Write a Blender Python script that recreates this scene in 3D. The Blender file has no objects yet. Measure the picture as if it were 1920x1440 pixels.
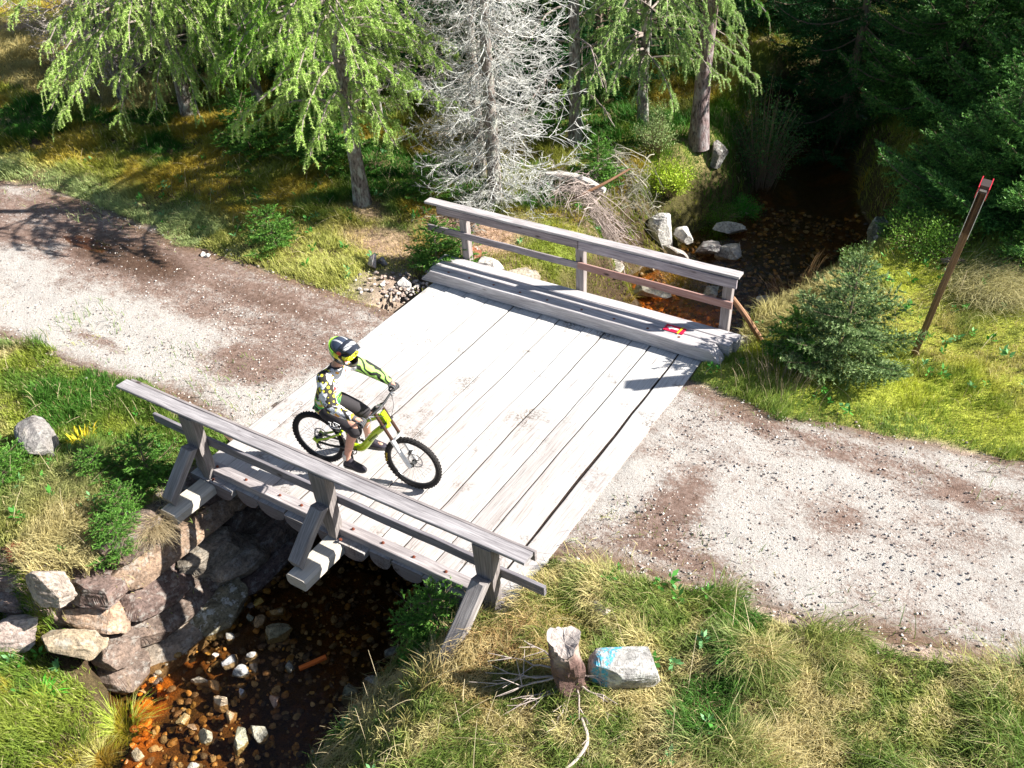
import bpy, math, random
import numpy as np
from mathutils import Vector, Matrix

# ------------------------------------------------------------------ camera, world, sun
S = bpy.context.scene
COL = S.collection
cam_data = bpy.data.cameras.new("camera")
cam_data.sensor_width = 36.0
cam_data.lens = 36.0 * 1732.08 / 1920.0
cam_data.clip_start = 0.1
cam_data.clip_end = 1500.0
cam = bpy.data.objects.new("camera", cam_data)
COL.objects.link(cam)
CR = Vector((0.8476954787, 0.5282315010, -0.0488247546))
CU = Vector((-0.2841748075, 0.5298934420, 0.7990354303))
CF = Vector((-0.4479475960, 0.6634639564, -0.5992983601))
CP = Vector((7.6987, -4.8278, 7.0841))
cam.matrix_world = Matrix(((CR.x, CU.x, -CF.x, CP.x), (CR.y, CU.y, -CF.y, CP.y), (CR.z, CU.z, -CF.z, CP.z), (0, 0, 0, 1)))
S.camera = cam
SUN_DIR = Vector((1.2, 0.63, 1.0)).normalized()
SUN_EL = math.asin(SUN_DIR.z)
SUN_ROT = math.atan2(SUN_DIR.x, SUN_DIR.y)
world = bpy.data.worlds.new("World")
S.world = world
world.use_nodes = True
wn = world.node_tree
bg = wn.nodes["Background"]
sky = wn.nodes.new("ShaderNodeTexSky")
sky.sky_type = 'NISHITA'
sky.sun_disc = False
sky.sun_elevation = SUN_EL
sky.sun_rotation = SUN_ROT
wn.links.new(sky.outputs[0], bg.inputs[0])
bg.inputs[1].default_value = 0.052
sl = bpy.data.lights.new("sun", 'SUN')
sl.energy = 5.0
sl.angle = math.radians(0.5)
sl.color = (1.0, 0.955, 0.88)
so = bpy.data.objects.new("sun", sl)
so.rotation_euler = SUN_DIR.to_track_quat('Z', 'Y').to_euler()
so.location = (20, 10, 20)
COL.objects.link(so)
S.view_settings.view_transform = 'Standard'
S.view_settings.look = 'None'
S.view_settings.gamma = 1.0
S.view_settings.exposure = 1.22
S.render.engine = 'CYCLES'
S.cycles.max_bounces = 5
S.cycles.diffuse_bounces = 2
S.cycles.glossy_bounces = 2
S.cycles.transmission_bounces = 3
S.cycles.transparent_max_bounces = 6
S.cycles.caustics_reflective = False
S.cycles.caustics_refractive = False
# ------------------------------------------------------------------ noise and terrain
def _hash(ix, iy, seed):
    h = (ix.astype(np.int64) * 374761393 + iy.astype(np.int64) * 668265263 + seed * 974634777) & 0x7fffffff
    h = ((h ^ (h >> 13)) * 1274126177) & 0x7fffffff
    h = (h ^ (h >> 16)) & 0xffff
    return h / 65535.0

def vn(x, y, sc=1.0, seed=0):
    x = np.asarray(x, float) / sc; y = np.asarray(y, float) / sc
    ix = np.floor(x); iy = np.floor(y)
    fx = x - ix; fy = y - iy
    fx = fx * fx * (3 - 2 * fx); fy = fy * fy * (3 - 2 * fy)
    a = _hash(ix, iy, seed); b = _hash(ix + 1, iy, seed)
    c = _hash(ix, iy + 1, seed); d = _hash(ix + 1, iy + 1, seed)
    return (a + (b - a) * fx) * (1 - fy) + (c + (d - c) * fx) * fy

def fbm(x, y, sc=1.0, seed=0, o=4):
    s = 0; a = 0.5; t = 0
    for i in range(o):
        s = s + a * vn(x, y, sc / (2 ** i), seed + i * 17); t += a; a *= 0.5
    return s / t

def ss(a, b, x):
    t = np.clip((np.asarray(x, float) - a) / (b - a), 0, 1)
    return t * t * (3 - 2 * t)

WATER = -1.40
def XL(y): return np.interp(y, [-30, -8, -3.2, -2.5, -2.2, -1.6, -.3, .5, 3, 6, 7.5, 8.2, 9.3, 10.3, 11.5, 13.4, 16, 22, 60],
                            [4, 1.9, 1.35, 1.1, .68, .6, .74, .7, 1.1, 1.7, 2.15, 1.6, 1.85, 1.95, 2.35, 2.3, 1.7, 3, 12])
def XR(y): return np.interp(y, [-30, -8, -3, -1.7, 0, .6, 3, 6, 7.3, 8, 9.5, 10.4, 11.2, 13, 16, 22, 60],
                            [7, 3.8, 3.15, 3.07, 2.98, 2.88, 3.2, 3.8, 4.05, 4.25, 4.7, 5.0, 5.2, 4.2, 3.3, 5, 16])
def YLO(x): return np.interp(x, [-60, -30, -4.75, -3.2, -2, -.4, 0, 4.2, 5, 6.5, 8.1, 9, 30, 60], [.3, .45, .5, .55, .68, .5, .4, .6, .92, 1.12, 1.45, 1.7, 8, 20])
def YUP(x): return np.interp(x, [-60, -30, -10, -7.7, -5, -1.5, -.1, 4.3, 5.5, 7.2, 8.2, 30, 60], [4.2, 4, 3.95, 4.1, 3.78, 3.75, 3.72, 4.15, 4.08, 4.35, 4.55, 11, 23])

def H(x, y):
    x = np.asarray(x, float); y = np.asarray(y, float)
    wob = (fbm(x, y, .7, 5, 3) - .5) * .35
    xl = XL(y); xr = XR(y)
    base = (fbm(x, y, 3.0, 11, 4) - .5) * .34 + (fbm(x, y, .5, 31, 2) - .5) * .07
    base = base + (vn(x, y, .55, 37) ** 2 + vn(x, y, .28, 38) * .3 - .4) * .11 * ss(.5, -.1, y) * np.maximum(ss(5.9, 6.6, x), ss(3.1, 3.6, x) * ss(-1.25, -1.9, y))
    road = ss(.45, -.15, np.maximum(YLO(x) - y, y - YUP(x)))
    base = base * (1 - .93 * road)
    base = base + ss(5, 9, y) * .05
    # raised verge left-far
    dl = xl - x + wob * .5
    dr = x - xr + wob * .5
    wall = ss(-1.95, -1.6, y) * ss(5.3, 4.8, y)          # steep masonry stretch under the bridge
    near = ss(.4, -.3, y)
    bl = .35 * wall + (1 - wall) * (.9 + .5 * vn(y, y * 0, 1.3, 3))
    hl_near = -.28 * near
    zl = WATER - .05 + (1.45) * (ss(0, 1, dl / bl) ** .8)
    zl = zl + hl_near * ss(1.9, .2, dl)
    terr = ss(-2.05, -2.35, y + .12 * (x + .5)) * ss(-4.2, -3.2, x) # low terrace at the near left
    zt = WATER + .28 * ss(0, .3, dl) + .10 * dl
    zl = zl * (1 - terr) + np.minimum(zl, zt) * terr
    brn = 1.5
    zr_near = WATER - .05 + .62 * ss(0, .25, dr) + .86 * ss(.1, 1.35, dr)
    zr_far = WATER - .05 + .75 * ss(0, .35, dr) + .72 * ss(.2, 1.5, dr)
    wr = ss(.1, .5, y) * ss(5.4, 4.9, y)
    zr = zr_near * near + zr_far * (1 - near)
    zr = zr * (1 - wr) + (WATER - .05 + 1.45 * ss(0, .35, dr)) * wr
    land = np.where(dl > dr, zl, zr)
    # road ramps down to bridge: keep flush
    bank = np.clip(land - 0.0, -9, 0)
    z = bank + base * ss(-1.0, -.1, bank)
    # stream bed
    inside = (dl < 0) & (dr < 0)
    dep = np.minimum(-dl, -dr)
    bed = WATER - .04 - (.12 + .10 * ss(-.6, 1.5, y)) * ss(0, .6, dep) + (fbm(x, y, .35, 77, 3) - .5) * .14
    z = np.where(inside, bed, z)
    # below the deck
    under = ss(-.25, .02, y) * ss(5.2, 4.95, y) * ss(-.02, .05, x) * ss(4.34, 4.27, x)
    z = z - under * np.maximum(z + .30, 0)
    z = z - .035 * road * (1 - under)
    return z
# ------------------------------------------------------------------ end terrain
# ------------------------------------------------------------------ helpers
RNG = np.random.default_rng(7)
def link(o):
    COL.objects.link(o); return o
def tag(o, label=None, cat=None, group=None, kind=None):
    if label: o["label"] = label
    if cat: o["category"] = cat
    if group: o["group"] = group
    if kind: o["kind"] = kind
    return o
def empty(name, loc=(0, 0, 0), rz=0.0, label=None, cat=None, group=None):
    o = bpy.data.objects.new(name, None)
    o.empty_display_size = 0.1
    o.location = loc; o.rotation_euler = (0, 0, rz)
    link(o); tag(o, label, cat, group)
    return o

class Geo:
    """collects vertices, faces and per-vertex colour / grain coordinates; builds ONE mesh"""
    def __init__(self):
        self.v = []; self.c = []; self.g = []; self.f3 = []; self.f4 = []; self.n = 0
    def add(self, v, f3=None, f4=None, col=(1, 1, 1), g=None):
        v = np.asarray(v, float).reshape(-1, 3)
        k = len(v)
        c = np.asarray(col, float)
        if c.ndim == 1: c = np.tile(c[:3], (k, 1))
        self.v.append(v); self.c.append(c[:, :3])
        self.g.append(v if g is None else np.asarray(g, float).reshape(-1, 3))
        if f3 is not None and len(f3): self.f3.append(np.asarray(f3, np.int64).reshape(-1, 3) + self.n)
        if f4 is not None and len(f4): self.f4.append(np.asarray(f4, np.int64).reshape(-1, 4) + self.n)
        self.n += k
        return self
    def xf(self, M):
        M = np.array(M)
        self.v = [v @ M[:3, :3].T + M[:3, 3] for v in self.v]
        return self
    def build(self, name, mat, parent=None, smooth=False, loc=None):
        v = np.concatenate(self.v) if self.v else np.zeros((0, 3))
        c = np.concatenate(self.c); g = np.concatenate(self.g)
        f3 = np.concatenate(self.f3) if self.f3 else np.zeros((0, 3), np.int64)
        f4 = np.concatenate(self.f4) if self.f4 else np.zeros((0, 4), np.int64)
        if loc is not None: v = v - np.array(loc)
        me = bpy.data.meshes.new(name)
        me.vertices.add(len(v)); me.vertices.foreach_set("co", v.astype(np.float32).ravel())
        nl = f3.size + f4.size
        me.loops.add(nl)
        me.loops.foreach_set("vertex_index", np.concatenate([f3.ravel(), f4.ravel()]).astype(np.int32))
        me.polygons.add(len(f3) + len(f4))
        st = np.concatenate([np.arange(len(f3)) * 3, f3.size + np.arange(len(f4)) * 4]).astype(np.int32)
        me.polygons.foreach_set("loop_start", st)
        me.polygons.foreach_set("use_smooth", np.full(len(st), bool(smooth)))
        me.update(calc_edges=True)
        a = me.attributes.new("tint", 'FLOAT_COLOR', 'POINT')
        a.data.foreach_set("color", np.hstack([c, np.ones((len(c), 1))]).astype(np.float32).ravel())
        a = me.attributes.new("grain", 'FLOAT_VECTOR', 'POINT')
        a.data.foreach_set("vector", g.astype(np.float32).ravel())
        for m in (mat if isinstance(mat, (list, tuple)) else [mat]): me.materials.append(m)
        o = bpy.data.objects.new(name, me)
        link(o)
        if parent is not None: o.parent = parent
        if loc is not None: o.location = loc
        return o

def nrm(a):
    return a / np.maximum(np.linalg.norm(a, axis=-1, keepdims=True), 1e-9)

def tubes(G, P, R, sides=3, col=(1, 1, 1), cap=False):
    """P (N,K,3) polylines, R (N,K) radii -> tubes"""
    P = np.asarray(P, float); R = np.asarray(R, float)
    N, K, _ = P.shape
    T = np.gradient(P, axis=1); T = nrm(T)
    ref = np.where(np.abs(T[..., 2:3]) > .9, np.array([1., 0, 0]), np.array([0, 0, 1.]))
    A = nrm(np.cross(T, ref)); B = np.cross(T, A)
    ang = np.arange(sides) * 2 * np.pi / sides
    V = P[:, :, None] + R[:, :, None, None] * (A[:, :, None] * np.cos(ang)[None, None, :, None] + B[:, :, None] * np.sin(ang)[None, None, :, None])
    idx = np.arange(N * K * sides).reshape(N, K, sides)
    nx = np.roll(idx, -1, axis=2)
    F = np.stack([idx[:, :-1], nx[:, :-1], nx[:, 1:], idx[:, 1:]], -1).reshape(-1, 4)
    c = np.asarray(col, float)
    if c.ndim == 2: c = np.repeat(c, K * sides, axis=0)
    L = np.concatenate([np.zeros((N, 1)), np.cumsum(np.linalg.norm(np.diff(P, axis=1), axis=2), 1)], 1)
    g = np.stack([np.repeat(L[:, :, None], sides, 2), np.broadcast_to(np.cos(ang), (N, K, sides)) * R[:, :, None] * 2 + np.arange(N)[:, None, None] * .37,
                  np.broadcast_to(np.sin(ang), (N, K, sides)) * R[:, :, None] * 2], -1)
    G.add(V.reshape(-1, 3), None, F, c, g.reshape(-1, 3))
    if cap:
        for k in (0, K - 1):
            for n in range(N):
                cidx = idx[n, k]
                pv = np.vstack([V[n, k], P[n, k]])
                f = [[i, (i + 1) % sides, sides] if k else [(i + 1) % sides, i, sides] for i in range(sides)]
                cc = c if c.ndim == 1 else c[n * K * sides]
                gg = np.hstack([np.full((sides + 1, 1), 50.), pv[:, :2] * 3])
                G.add(pv, f, None, cc, gg)

def tube(G, pts, rad, sides=8, col=(1, 1, 1), cap=True, smooth_n=0):
    pts = np.asarray(pts, float)
    if np.isscalar(rad): rad = [rad] * len(pts)
    rad = np.asarray(rad, float)
    if smooth_n:
        t = np.linspace(0, len(pts) - 1, smooth_n)
        pts = catmull(pts, t); rad = np.interp(t, np.arange(len(rad)), rad)
    tubes(G, pts[None], rad[None], sides, col, cap)

def catmull(P, t):
    P = np.asarray(P, float); n = len(P)
    Q = np.vstack([2 * P[0] - P[1], P, 2 * P[-1] - P[-2]])
    i = np.clip(np.floor(t).astype(int), 0, n - 2); f = (t - i)[:, None]
    p0, p1, p2, p3 = Q[i], Q[i + 1], Q[i + 2], Q[i + 3]
    return .5 * ((2 * p1) + (-p0 + p2) * f + (2 * p0 - 5 * p1 + 4 * p2 - p3) * f ** 2 + (-p0 + 3 * p1 - 3 * p2 + p3) * f ** 3)

def needles(G, B, D, L, W, col, tip=None, rng=RNG):
    """single-triangle leaves: base B, dir D, length L, width W"""
    N = len(B)
    s = nrm(np.cross(D, rng.normal(size=(N, 3))))
    L = np.broadcast_to(L, (N,))[:, None]; W = np.broadcast_to(W, (N,))[:, None]
    V = np.stack([B - s * W * .5, B + s * W * .5, B + D * L], 1)
    c = np.broadcast_to(np.asarray(col, float), (N, 3))
    c = np.repeat(c, 3, axis=0)
    G.add(V.reshape(-1, 3), np.arange(N * 3).reshape(-1, 3), None, c)

def leaves(G, B, D, L, W, col, rng=RNG):
    """diamond quads"""
    N = len(B)
    s = nrm(np.cross(D, rng.normal(size=(N, 3)) + np.array([0, 0, 1.5])))
    L = np.broadcast_to(L, (N,))[:, None]; W = np.broadcast_to(W, (N,))[:, None]
    V = np.stack([B, B + D * L * .5 + s * W * .5, B + D * L, B + D * L * .5 - s * W * .5], 1)
    c = np.repeat(np.broadcast_to(np.asarray(col, float), (N, 3)), 4, axis=0)
    G.add(V.reshape(-1, 3), None, np.arange(N * 4).reshape(-1, 4), c)

def board(G, a, b, up, w, t, col=(1, 1, 1), seg=10, wav=.004, rng=RNG, bev=None, ends=(0, 0)):
    """a plank from a to b; w along side axis, t along up; chamfered, slightly wavy"""
    a = np.array(a, float); b = np.array(b, float); L = np.linalg.norm(b - a)
    x = (b - a) / L; up = np.array(up, float); s = nrm(np.cross(up, x)); u = np.cross(x, s)
    bv = bev if bev is not None else min(w, t) * .08
    hw, ht = w / 2, t / 2
    prof = np.array([(-hw + bv, -ht), (hw - bv, -ht), (hw, -ht + bv), (hw, ht - bv), (hw - bv, ht), (-hw + bv, ht), (-hw, ht - bv), (-hw, -ht + bv)])
    n = 8
    ts = np.linspace(0, 1, seg + 1)
    r0 = rng.random() * 100
    V = []; Gc = []
    for i, tt in enumerate(ts):
        o = np.array([(vn(tt * L * 3 + r0, 1., 1, 9) - .5), (vn(tt * L * 3 + r0, 7., 1, 9) - .5)]) * 2 * wav
        for (p, q) in prof:
            e = 0
            if i == 0: e = ends[0] * (q / ht)
            if i == seg: e = -ends[1] * (q / ht)
            V.append(a + x * (tt * L + e) + s * (p + o[0]) + u * (q + o[1]))
            Gc.append((tt * L + r0, p + r0, q))
    V = np.array(V); Gc = np.array(Gc)
    F = []
    for i in range(seg):
        for k in range(n):
            k2 = (k + 1) % n
            F.append((i * n + k, i * n + k2, (i + 1) * n + k2, (i + 1) * n + k))
    G.add(V, None, F, col, Gc)
    # end caps with end-grain coordinates
    for i, rev in ((0, True), (seg, False)):
        pv = V[i * n:(i + 1) * n]; cen = pv.mean(0)
        vv = np.vstack([pv, cen])
        f = [((k + 1) % n, k, n) if rev else (k, (k + 1) % n, n) for k in range(n)]
        gg = np.array([(r0 + 9 + p[1] * .2, p[0] * .3, p[1]) for p in list(prof) + [(0, 0)]])
        G.add(vv, f, None, np.array(col) * .85, gg)

def box(G, c, sx, sy, sz, M=None, col=(1, 1, 1)):
    V = np.array([(x, y, z) for x in (-1, 1) for y in (-1, 1) for z in (-1, 1)], float) * np.array([sx, sy, sz]) / 2
    if M is not None: V = V @ np.array(M).T
    V = V + np.array(c)
    F = [(0, 1, 3, 2), (4, 6, 7, 5), (0, 4, 5, 1), (2, 3, 7, 6), (0, 2, 6, 4), (1, 5, 7, 3)]
    G.add(V, None, F, col)

_ico = {}
def ico(sub):
    if sub in _ico: return _ico[sub]
    p = (1 + 5 ** .5) / 2
    V = [(-1, p, 0), (1, p, 0), (-1, -p, 0), (1, -p, 0), (0, -1, p), (0, 1, p), (0, -1, -p), (0, 1, -p), (p, 0, -1), (p, 0, 1), (-p, 0, -1), (-p, 0, 1)]
    F = [(0, 11, 5), (0, 5, 1), (0, 1, 7), (0, 7, 10), (0, 10, 11), (1, 5, 9), (5, 11, 4), (11, 10, 2), (10, 7, 6), (7, 1, 8), (3, 9, 4), (3, 4, 2), (3, 2, 6), (3, 6, 8), (3, 8, 9), (4, 9, 5), (2, 4, 11), (6, 2, 10), (8, 6, 7), (9, 8, 1)]
    V = [np.array(v) / np.linalg.norm(v) for v in V]
    for _ in range(sub):
        mid = {}; nf = []
        def m(a, b):
            k = (min(a, b), max(a, b))
            if k not in mid:
                q = V[a] + V[b]; V.append(q / np.linalg.norm(q)); mid[k] = len(V) - 1
            return mid[k]
        for a, b, c in F:
            x, y, z = m(a, b), m(b, c), m(c, a)
            nf += [(a, x, z), (b, y, x), (c, z, y), (x, y, z)]
        F = nf
    _ico[sub] = (np.array(V), np.array(F))
    return _ico[sub]

def rock(G, c, size, seed, sub=3, cuts=13, rough=.05, rot=None, col=(.3, .29, .27), flat=.75, boxy=1.0):
    r = np.random.default_rng(seed)
    V, F = ico(sub)
    V = np.sign(V) * np.abs(V) ** boxy if boxy != 1 else V.copy()
    if boxy != 1: V = V / np.abs(V).max(0)
    for k in range(cuts):
        n = nrm(r.normal(size=3)); d = r.uniform(.42, .80) if boxy > .7 else r.uniform(.78, 1.15)
        e = V @ n - d
        V = V - np.where(e[:, None] > 0, e[:, None] * n, 0)
    q = V * 2.3 + r.random(3) * 50
    V = V * (1 + rough * ((vn(q[:, 0], q[:, 1] + q[:, 2] * 1.7, .5, 3) - .5) * 2 + (vn(q[:, 1], q[:, 2] - q[:, 0] * 1.3, .2, 4) - .5))[:, None])
    V = V / np.abs(V).max(0)
    V = V * np.array(size) / 2
    if rot is None: rot = r.uniform(0, 6.28)
    if np.isscalar(rot): Mr = np.array(Matrix.Rotation(rot, 3, 'Z'))
    else: Mr = np.array(Matrix.Rotation(rot[2], 3, 'Z') @ Matrix.Rotation(rot[1], 3, 'Y') @ Matrix.Rotation(rot[0], 3, 'X'))
    g = V.copy() + r.random(3) * 20
    V = V @ Mr.T + np.array(c)
    G.add(V, F, None, col, g)

# ------------------------------------------------------------------ materials
def new_mat(name):
    m = bpy.data.materials.new(name); m.use_nodes = True
    nt = m.node_tree; b = nt.nodes["Principled BSDF"]
    return m, nt, b
def node(nt, t, **kw):
    n = nt.nodes.new(t)
    for k, v in kw.items(): setattr(n, k, v)
    return n
def ramp(nt, fac, stops, interp='LINEAR'):
    r = nt.nodes.new("ShaderNodeValToRGB"); r.color_ramp.interpolation = interp
    e = r.color_ramp.elements
    while len(e) < len(stops): e.new(.5)
    for i, (p, c) in enumerate(stops):
        e[i].position = p
        e[i].color = (c[0], c[1], c[2], 1) if not np.isscalar(c) else (c, c, c, 1)
    nt.links.new(fac, r.inputs[0]); return r.outputs[0]
def noise_tex(nt, vec, scale, detail=4, rough=.55, dist=0):
    n = node(nt, "ShaderNodeTexNoise"); n.inputs["Scale"].default_value = scale
    n.inputs["Detail"].default_value = detail; n.inputs["Roughness"].default_value = rough; n.inputs["Distortion"].default_value = dist
    if vec is not None: nt.links.new(vec, n.inputs["Vector"])
    return n.outputs["Fac"]
def mapping(nt, vec, sc=(1, 1, 1), loc=(0, 0, 0)):
    m = node(nt, "ShaderNodeMapping"); m.inputs["Scale"].default_value = sc; m.inputs["Location"].default_value = loc
    nt.links.new(vec, m.inputs["Vector"]); return m.outputs[0]
def attr(nt, name, out="Vector"):
    a = node(nt, "ShaderNodeAttribute", attribute_name=name); return a.outputs[out]
def mixc(nt, fac, a, b, mode='MIX'):
    m = node(nt, "ShaderNodeMix", data_type='RGBA', blend_type=mode)
    for s, v in ((0, fac), (6, a), (7, b)):
        if hasattr(v, "is_linked") or isinstance(v, bpy.types.NodeSocket): nt.links.new(v, m.inputs[s])
        elif s == 0: m.inputs[0].default_value = v
        else: m.inputs[s].default_value = (v[0], v[1], v[2], 1)
    return m.outputs[2]
def math_n(nt, op, a, b=0.0):
    m = node(nt, "ShaderNodeMath", operation=op)
    for i, v in enumerate((a, b)):
        if isinstance(v, bpy.types.NodeSocket): nt.links.new(v, m.inputs[i])
        else: m.inputs[i].default_value = v
    return m.outputs[0]
def bump(nt, b, h, strength=.5, dist=.01):
    n = node(nt, "ShaderNodeBump"); n.inputs["Strength"].default_value = strength; n.inputs["Distance"].default_value = dist
    nt.links.new(h, n.inputs["Height"]); nt.links.new(n.outputs[0], b.inputs["Normal"])

def wood_mat(name, dark, mid, light, crack=.5, spots=0.0, rough=.85):
    m, nt, b = new_mat(name)
    g = attr(nt, "grain")
    fine = noise_tex(nt, mapping(nt, g, (3, 70, 70)), 1.0, 5, .6, .3)
    broad = noise_tex(nt, mapping(nt, g, (1.2, 9, 9)), 1.0, 4, .6, 1.0)
    f = math_n(nt, 'ADD', math_n(nt, 'MULTIPLY', fine, .6), math_n(nt, 'MULTIPLY', broad, .4))
    c = ramp(nt, f, [(.32, dark), (.5, mid), (.68, light)])
    ck = noise_tex(nt, mapping(nt, g, (1.6, 120, 120), (3, 3, 3)), 1.0, 3, .7, .4)
    ckm = ramp(nt, ck, [(.30, 0.0), (.36, 1.0)])
    c = mixc(nt, math_n(nt, 'MULTIPLY', math_n(nt, 'SUBTRACT', 1.0, ckm), crack), c, tuple(x * .22 for x in dark))
    if spots > 0:
        kn = node(nt, "ShaderNodeTexVoronoi"); kn.inputs["Scale"].default_value = 1.0
        nt.links.new(mapping(nt, g, (1.7, 5.0, 5.0)), kn.inputs["Vector"])
        k = ramp(nt, kn.outputs["Distance"], [(.05, 1.0), (.11, 0.0)])
        c = mixc(nt, math_n(nt, 'MULTIPLY', k, spots), c, (.05, .03, .025))
    c = mixc(nt, 1.0, c, attr(nt, "tint", "Color"), 'MULTIPLY')
    nt.links.new(c, b.inputs["Base Color"])
    b.inputs["Roughness"].default_value = rough
    b.inputs["Specular IOR Level"].default_value = .25
    bump(nt, b, math_n(nt, 'ADD', fine, math_n(nt, 'MULTIPLY', ckm, .8)), .6, .006)
    return m

M_WOOD = wood_mat("weathered_wood", (.14, .13, .135), (.28, .268, .272), (.46, .445, .445), .9, .9)
M_WOODW = wood_mat("pale_beam_wood", (.42, .38, .34), (.60, .56, .50), (.72, .69, .62), .45, .3)
M_WOODR = wood_mat("reddish_board_wood", (.24, .13, .11), (.36, .21, .18), (.46, .31, .28), .6, 1.0)
M_LOG = wood_mat("brown_pole_wood", (.12, .07, .045), (.22, .14, .09), (.36, .25, .18), .7, .5)

def deck_mat():
    m, nt, b = new_mat("bleached_deck_planks")
    g = attr(nt, "grain")
    tc = node(nt, "ShaderNodeTexCoord").outputs["Object"]
    fine = noise_tex(nt, mapping(nt, g, (2.5, 60, 60)), 1.0, 5, .6, .3)
    c = ramp(nt, fine, [(.30, (.36, .345, .335)), (.45, (.55, .54, .535)), (.65, (.64, .635, .63))])
    broad = noise_tex(nt, mapping(nt, g, (.8, 6, 6)), 1.0, 4, .6, .6)
    near = ramp(nt, math_n(nt, 'MULTIPLY', node_sep(nt, tc, 1), .25), [(.05, 1.0), (.24, 0.0)])  # worn bare wood along the near edge
    c = mixc(nt, math_n(nt, 'MULTIPLY', near, ramp(nt, broad, [(.3, .2), (.62, .95)])), c, mixc(nt, 1.0, c, (.80, .74, .72), 'MULTIPLY'))
    # cracks
    ck = noise_tex(nt, mapping(nt, g, (.9, 75, 75), (5, 2, 8)), 1.0, 3, .7, .3)
    ckm = ramp(nt, ck, [(.33, 1.0), (.37, 0.0)])
    c = mixc(nt, math_n(nt, 'MULTIPLY', ckm, .8), c, (.10, .07, .055))
    # dirt specks and crumbs
    sp = noise_tex(nt, tc, 34, 3, .75)
    msk = noise_tex(nt, tc, 2.3, 3, .6)
    spm = math_n(nt, 'MULTIPLY', ramp(nt, sp, [(.63, 0.0), (.70, 1.0)]), ramp(nt, msk, [(.42, .3), (.60, 1.0)]))
    c = mixc(nt, spm, c, (.13, .10, .085))
    st = noise_tex(nt, mapping(nt, tc, (1, 1, 1), (4, 4, 0)), 1.5, 5, .65)
    c = mixc(nt, math_n(nt, 'MULTIPLY', ramp(nt, st, [(.56, 0.0), (.66, .95)]), ramp(nt, sp, [(.42, 0.0), (.58, 1.0)])), c, (.17, .14, .12))
    c = mixc(nt, 1.0, c, attr(nt, "tint", "Color"), 'MULTIPLY')
    nt.links.new(c, b.inputs["Base Color"]); b.inputs["Roughness"].default_value = .9
    b.inputs["Specular IOR Level"].default_value = .15
    bump(nt, b, fine, .5, .005)
    return m
def node_sep(nt, vec, i):
    s = node(nt, "ShaderNodeSeparateXYZ"); nt.links.new(vec, s.inputs[0]); return s.outputs[i]
M_DECK = deck_mat()

def tint_mat(name, rough=.7, spec=.3, var=.25, scale=30, bmp=0.0, trans=0.0):
    m, nt, b = new_mat(name)
    c = attr(nt, "tint", "Color")
    if var > 0:
        g = attr(nt, "grain")
        n = noise_tex(nt, g, scale, 4, .65)
        c = mixc(nt, 1.0, c, ramp(nt, n, [(.3, 1 - var), (.7, 1 + var * .6)]), 'MULTIPLY')
        if bmp: bump(nt, b, n, bmp, .01)
    nt.links.new(c, b.inputs["Base Color"])
    b.inputs["Roughness"].default_value = rough; b.inputs["Specular IOR Level"].default_value = spec
    if trans > 0:
        tr = node(nt, "ShaderNodeBsdfTranslucent"); nt.links.new(c, tr.inputs[0])
        mx = node(nt, "ShaderNodeMixShader"); mx.inputs[0].default_value = trans
        nt.links.new(b.outputs[0], mx.inputs[1]); nt.links.new(tr.outputs[0], mx.inputs[2])
        nt.links.new(mx.outputs[0], nt.nodes["Material Output"].inputs[0])
    return m
M_LEAF = tint_mat("foliage", .55, .35, 0, 1, 0, .25)
M_GRASS = tint_mat("grass_blades", .6, .3, 0, 1, 0, .25)
M_TWIG = tint_mat("twig_bark", .9, .1, .3, 25, .3)

def bark_mat(name, a, bb, lich):
    m, nt, b = new_mat(name)
    g = attr(nt, "grain")
    tc = node(nt, "ShaderNodeTexCoord").outputs["Object"]
    n = noise_tex(nt, mapping(nt, tc, (30, 30, 9)), 1.0, 5, .65, .4)
    c = ramp(nt, n, [(.36, a), (.52, bb), (.7, tuple(x * 1.35 for x in bb))])
    l = noise_tex(nt, mapping(nt, tc, (9, 9, 5), (3, 1, 2)), 1.0, 4, .6)
    c = mixc(nt, ramp(nt, l, [(.48, 0.0), (.62, .85)]), c, lich)
    nt.links.new(c, b.inputs["Base Color"]); b.inputs["Roughness"].default_value = .95
    b.inputs["Specular IOR Level"].default_value = .1
    bump(nt, b, n, .9, .03)
    return m
M_BARKL = bark_mat("larch_bark", (.08, .065, .055), (.26, .22, .20), (.50, .52, .46))
M_BARKP = bark_mat("pine_bark", (.06, .04, .04), (.26, .19, .185), (.38, .34, .34))

def stone_mat(name, rough=.85, lich=.5, wet=False):
    m, nt, b = new_mat(name)
    g = attr(nt, "grain"); t = attr(nt, "tint", "Color")
    n1 = noise_tex(nt, g, 5, 6, .7, .5)
    n2 = noise_tex(nt, g, 28, 4, .7)
    n3 = noise_tex(nt, mapping(nt, g, (1, 1, 1), (7, 7, 7)), 9, 5, .75)
    c = mixc(nt, 1.0, t, ramp(nt, n1, [(.3, (.45, .42, .40)), (.5, (.95, .92, .88)), (.7, (1.45, 1.35, 1.22))]), 'MULTIPLY')
    c = mixc(nt, 1.0, c, ramp(nt, n2, [(.33, .5), (.5, 1.0), (.68, 1.35)]), 'MULTIPLY')
    if lich > 0:
        c = mixc(nt, math_n(nt, 'MULTIPLY', ramp(nt, n3, [(.53, 0.0), (.60, 1.0)]), lich), c, (.62, .62, .57))
        c = mixc(nt, math_n(nt, 'MULTIPLY', ramp(nt, n1, [(.60, 0.0), (.70, 1.0)]), lich * .5), c, (.25, .22, .06))
    nt.links.new(c, b.inputs["Base Color"]); b.inputs["Roughness"].default_value = rough
    b.inputs["Specular IOR Level"].default_value = .5 if wet else .3
    bump(nt, b, math_n(nt, 'ADD', n1, math_n(nt, 'MULTIPLY', n2, .5)), .9, .03)
    return m
M_STONE = stone_mat("lichen_stone", .9, .8)
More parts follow.
